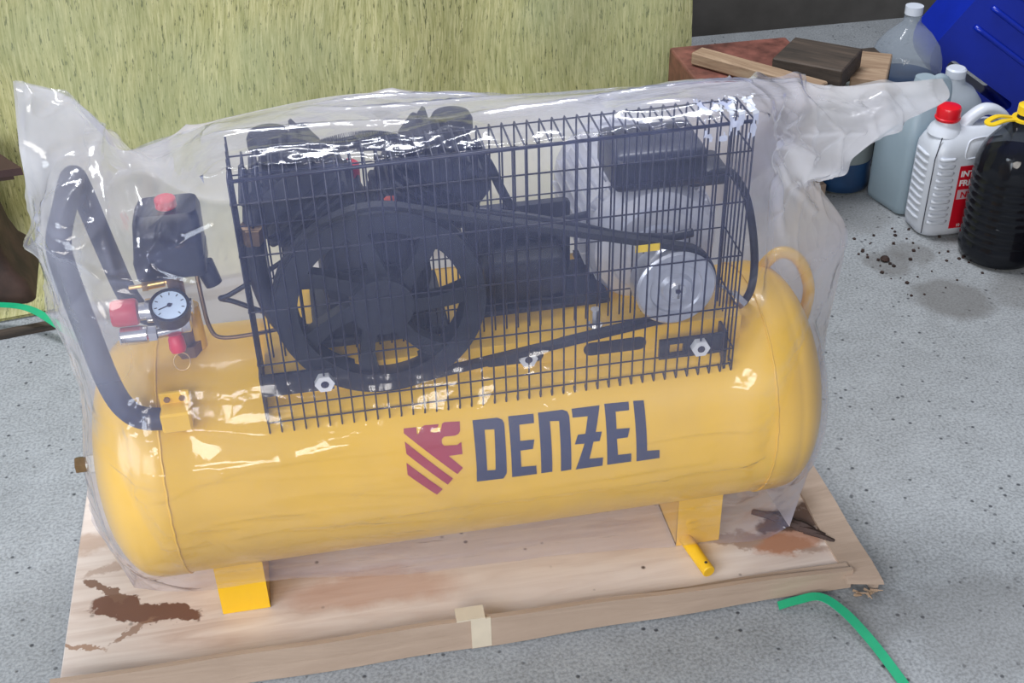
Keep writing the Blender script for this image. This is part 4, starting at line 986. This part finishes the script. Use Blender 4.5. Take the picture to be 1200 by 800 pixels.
BACK_ROWS = [None, (1.665, 0.725), (1.735, 0.650), (1.768, 0.54), (1.770, 0.44), (1.765, 0.33), (1.755, 0.22), (1.745, 0.12), (1.735, 0.040)]
LASTC = len(BAG_FRONT) - 1
BAG_BACK = []
for u, c_ in enumerate(BAG_FRONT):
    if u in (0, LASTC): BAG_BACK.append(c_); continue
    L_ = [c_[0]]
    xb = c_[0][0]
    for v in range(1, 9):
        y, z = BACK_ROWS[v]
        k = 0.72 if u == 1 else 0.9 if u == 2 else 0.85 if u == LASTC - 1 else 1.0
        y = 1.5 + (y - 1.5) * k
        x = c_[0][0] + (c_[5][0] - c_[0][0]) * min(1, v / 4)
        if u == 1: x -= 0.045 * (1 if v < 6 else 0.4)
        L_.append((x, y, min(z, c_[0][2] - 0.60 * (y - c_[0][1]) - 0.02 * (v - 1))))
    BAG_BACK.append(L_)
back = grid_bag(BAG_BACK, 240, 140)
def fnoise(p_, s, seed): return noise.noise(Vector((p_.x * s + seed, p_.y * s, p_.z * s - seed)))
def ridge(p_, s, seed): return 1 - min(1, abs(noise.noise(Vector((p_.x * s[0] + seed, p_.y * s[1], p_.z * s[2])))) * 3.0)
def bell(x, c_, w): return math.exp(-((x - c_) / w) ** 2)
def front_disp(p_, u, v):
    # u 0..10 column, v 0..8 row
    d = 0.0020 * fnoise(p_, 7, 3)
    # long soft folds running along the tank
    if v > 4.6:
        k = min(1, (v - 4.6) / 1.2)
        zz = p_.z + p_.x * 0.03 + 0.012 * math.sin(p_.x * 5)
        d += k * 0.0035 * ridge(Vector((p_.x, 0, zz)), (1.0, 0, 15), 2.0) ** 3
        d += k * 0.0030 * ridge(Vector((p_.x, 0, zz)), (1.6, 0, 31), 9.0) ** 4
    for ln in (FOLDS if v >= 4.5 else CREASES):
        for (xa, za), (xb, zb) in zip(ln[:-1], ln[1:]):
            ex, ez = xb - xa, zb - za; t = max(0, min(1, ((p_.x - xa) * ex + (p_.z - za) * ez) / (ex * ex + ez * ez)))
            dd = math.hypot(p_.x - xa - ex * t, p_.z - za - ez * t)
            if v < 4.5:
                if dd < 0.015 and (u < 4 or u > 7): d += 0.0045 * math.exp(-(dd / 0.0045) ** 2)
            elif dd < 0.02: d += 0.0065 * math.exp(-(dd / 0.0075) ** 2) * (0.6 + 0.6 * abs(fnoise(p_, 14, 5))) * 0.7
    end = max(bell(u, 0, 1.8), bell(u, 10, 2.2))
    top = 1 if v < 4.2 else max(0, 1 - (v - 4.2) / 1.2)
    d += end * top * (ridge(p_, (6, 6, 6), 5) ** 3 * 0.006 + ridge(p_, (15, 12, 13), 15) ** 4 * 0.005)
    # pleats fanning from the right guard corner into the flap
    if 7.0 < u < 10 and v < 4.6:
        q = p_ - Vector((0.55, 1.36, 0.79)); a = math.atan2(q.z, q.x) + 0.25 * fnoise(p_, 8, 3); r = q.length
        d += min(r, 0.2) * 0.07 * (0.5 + 0.5 * math.sin(a * 16 + 1)) ** 4 * min(1, (u - 7.0) * 1.5) * min(1, (4.6 - v))
    # pleats from the left guard corner to the handle
    if u < 4 and v < 5:
        q = p_ - Vector((-0.105, 1.35, 0.785)); a = math.atan2(q.z, -q.x) + 0.25 * fnoise(p_, 8, 6); r = q.length
        d += min(r, 0.2) * 0.04 * (0.5 + 0.5 * math.sin(a * 14)) ** 4 * min(1, (4 - u)) * min(1, (5 - v))
    # crinkled front top edge of the guard
    if 3.9 < u < 7.2:
        d += bell(v, 2.0, 0.12) * 0.006 * abs(fnoise(p_, 55, 8)) * 2 + bell(v, 2.0, 0.07) * 0.004
        if v < 2: d += 0.005 * ridge(p_, (5, 16, 6), 4) ** 3
    return d
from mathutils import kdtree
hk = smooth_path(hp, 30); KD = kdtree.KDTree(len(hk) * 2)
for q in range(len(hk)):
    KD.insert(hk[q], q); KD.insert(hk[q].lerp(hk[min(q + 1, len(hk) - 1)], 0.5), q)
KD.balance()
def clear_of_parts(p_):
    # the film rests on the tank and the push handle instead of cutting through them
    g = 0.005
    if XL - 0.042 <= p_.x <= XR + 0.037:
        e = Vector((0, p_.y - TY, p_.z - TZ)); r = TR + g
        if e.length < r: p_ = Vector((p_.x, TY, TZ)) + e.normalized() * r
    elif p_.x < 0.9 and p_.x > -0.5:
        xc = XL - 0.042 if p_.x < 0 else XR + 0.037
        q = Vector(((p_.x - xc) / (0.072 + g + 0.003), (p_.y - TY) / (TR + g), (p_.z - TZ) / (TR + g)))
        m_ = (abs(q.x) ** 2.35 + math.hypot(q.y, q.z) ** 2.35) ** (1 / 2.35)
        if 1e-6 < m_ < 1: q = q / m_; p_ = Vector((xc + q.x * (0.072 + g + 0.003), TY + q.y * (TR + g), TZ + q.z * (TR + g)))
    co, _, dd = KD.find(p_)
    if dd < 0.0195 and dd > 1e-6: p_ = co + (p_ - co).normalized() * 0.0195
    return p_
def sheet(pts, nu, nv, disp=None):
    V_, F_ = [], []
    for i in range(nu + 1):
        for j in range(nv + 1):
            p_ = pts[i][j]
            if disp:
                a = pts[min(i + 1, nu)][j] - pts[max(i - 1, 0)][j]; b_ = pts[i][min(j + 1, nv)] - pts[i][max(j - 1, 0)]
                nn = b_.cross(a)
                if nn.length > 1e-9: nn.normalize()
                p_ = p_ + nn * disp(p_, i / nu * LASTC, j / nv * 8)
            V_.append(clear_of_parts(p_))
    for i in range(nu):
        for j in range(nv):
            a = i * (nv + 1) + j; F_.append((a, a + 1, a + nv + 2, a + nv + 1))
    return V_, F_
def back_disp(p_, u, v): return -(0.004 * fnoise(p_, 5, 2) + 0.008 * ridge(p_, (6, 6, 5), 3) ** 3) * (1 if 0 < v and 0.3 < u < LASTC - 0.3 else 0)
BG = thing('plastic_bag', 'milky translucent plastic bag draped over the whole compressor', 'plastic bag', (0.2, 1.5, 0.033))
fs_o = obj('front_sheet', sheet(front, NU, NV, front_disp), M['film'], BG, smooth=True)
at_ = fs_o.data.attributes.new('slack', 'FLOAT', 'POINT')
vals = []
for i in range(NU + 1):
    for j in range(NV + 1):
        u, v = i / NU * LASTC, j / NV * 8
        e = max(max(0, 1 - u / 3.6), max(0, (u - 7.1) / 1.6)); e = min(1, e)
        s_ = e * (1 if v < 4.5 else max(0.15, 1 - (v - 4.5) / 1.5))
        if v > 4.6: s_ = max(s_, 0.24 * min(1, (v - 4.6) / 0.8))
        if v < 2.0: s_ = max(s_, 0.45 * (2.0 - v) / 2.0 + 0.15)
        vals.append(min(1, s_))
at_.data.foreach_set('value', vals)
obj('back_sheet', sheet(back, 240, 140, back_disp), M['film_back'], BG, smooth=True)

# torn, whitened film at the right top corner of the guard
V_, F_, keep = [], [], {}
nu, nv = 46, 18
for i in range(nu + 1):
    for j in range(nv + 1):
        x = 0.478 + 0.082 * i / nu; t = j / nv
        y = 1.40 - 0.052 * min(1, t * 1.5); z = 0.806 - 0.036 * max(0, t - 0.66) / 0.34
        p_ = Vector((x, y, z + (x - 0.52) * 0.02))
        n1 = noise.noise(p_ * 95); V_.append(p_ + Vector((0.002 * n1, -0.003 * abs(noise.noise(p_ * 130)), 0.007 * abs(n1))))
for i in range(nu):
    for j in range(nv):
        cpt = Vector((i / nu * 5, j / nv * 2.2, 4.4)); edge = min(i, nu - 1 - i, j, nv - 1 - j) / 5
        if noise.noise(cpt * 1.6) + noise.noise(cpt * 5) * 0.5 > 0.04 + (0 if edge > 1 else -0.35 * (1 - edge)): continue
        a = i * (nv + 1) + j; F_.append((a, a + 1, a + nv + 2, a + nv + 1))
obj('torn_patch', (V_, F_), M['film_torn'], BG, smooth=True)
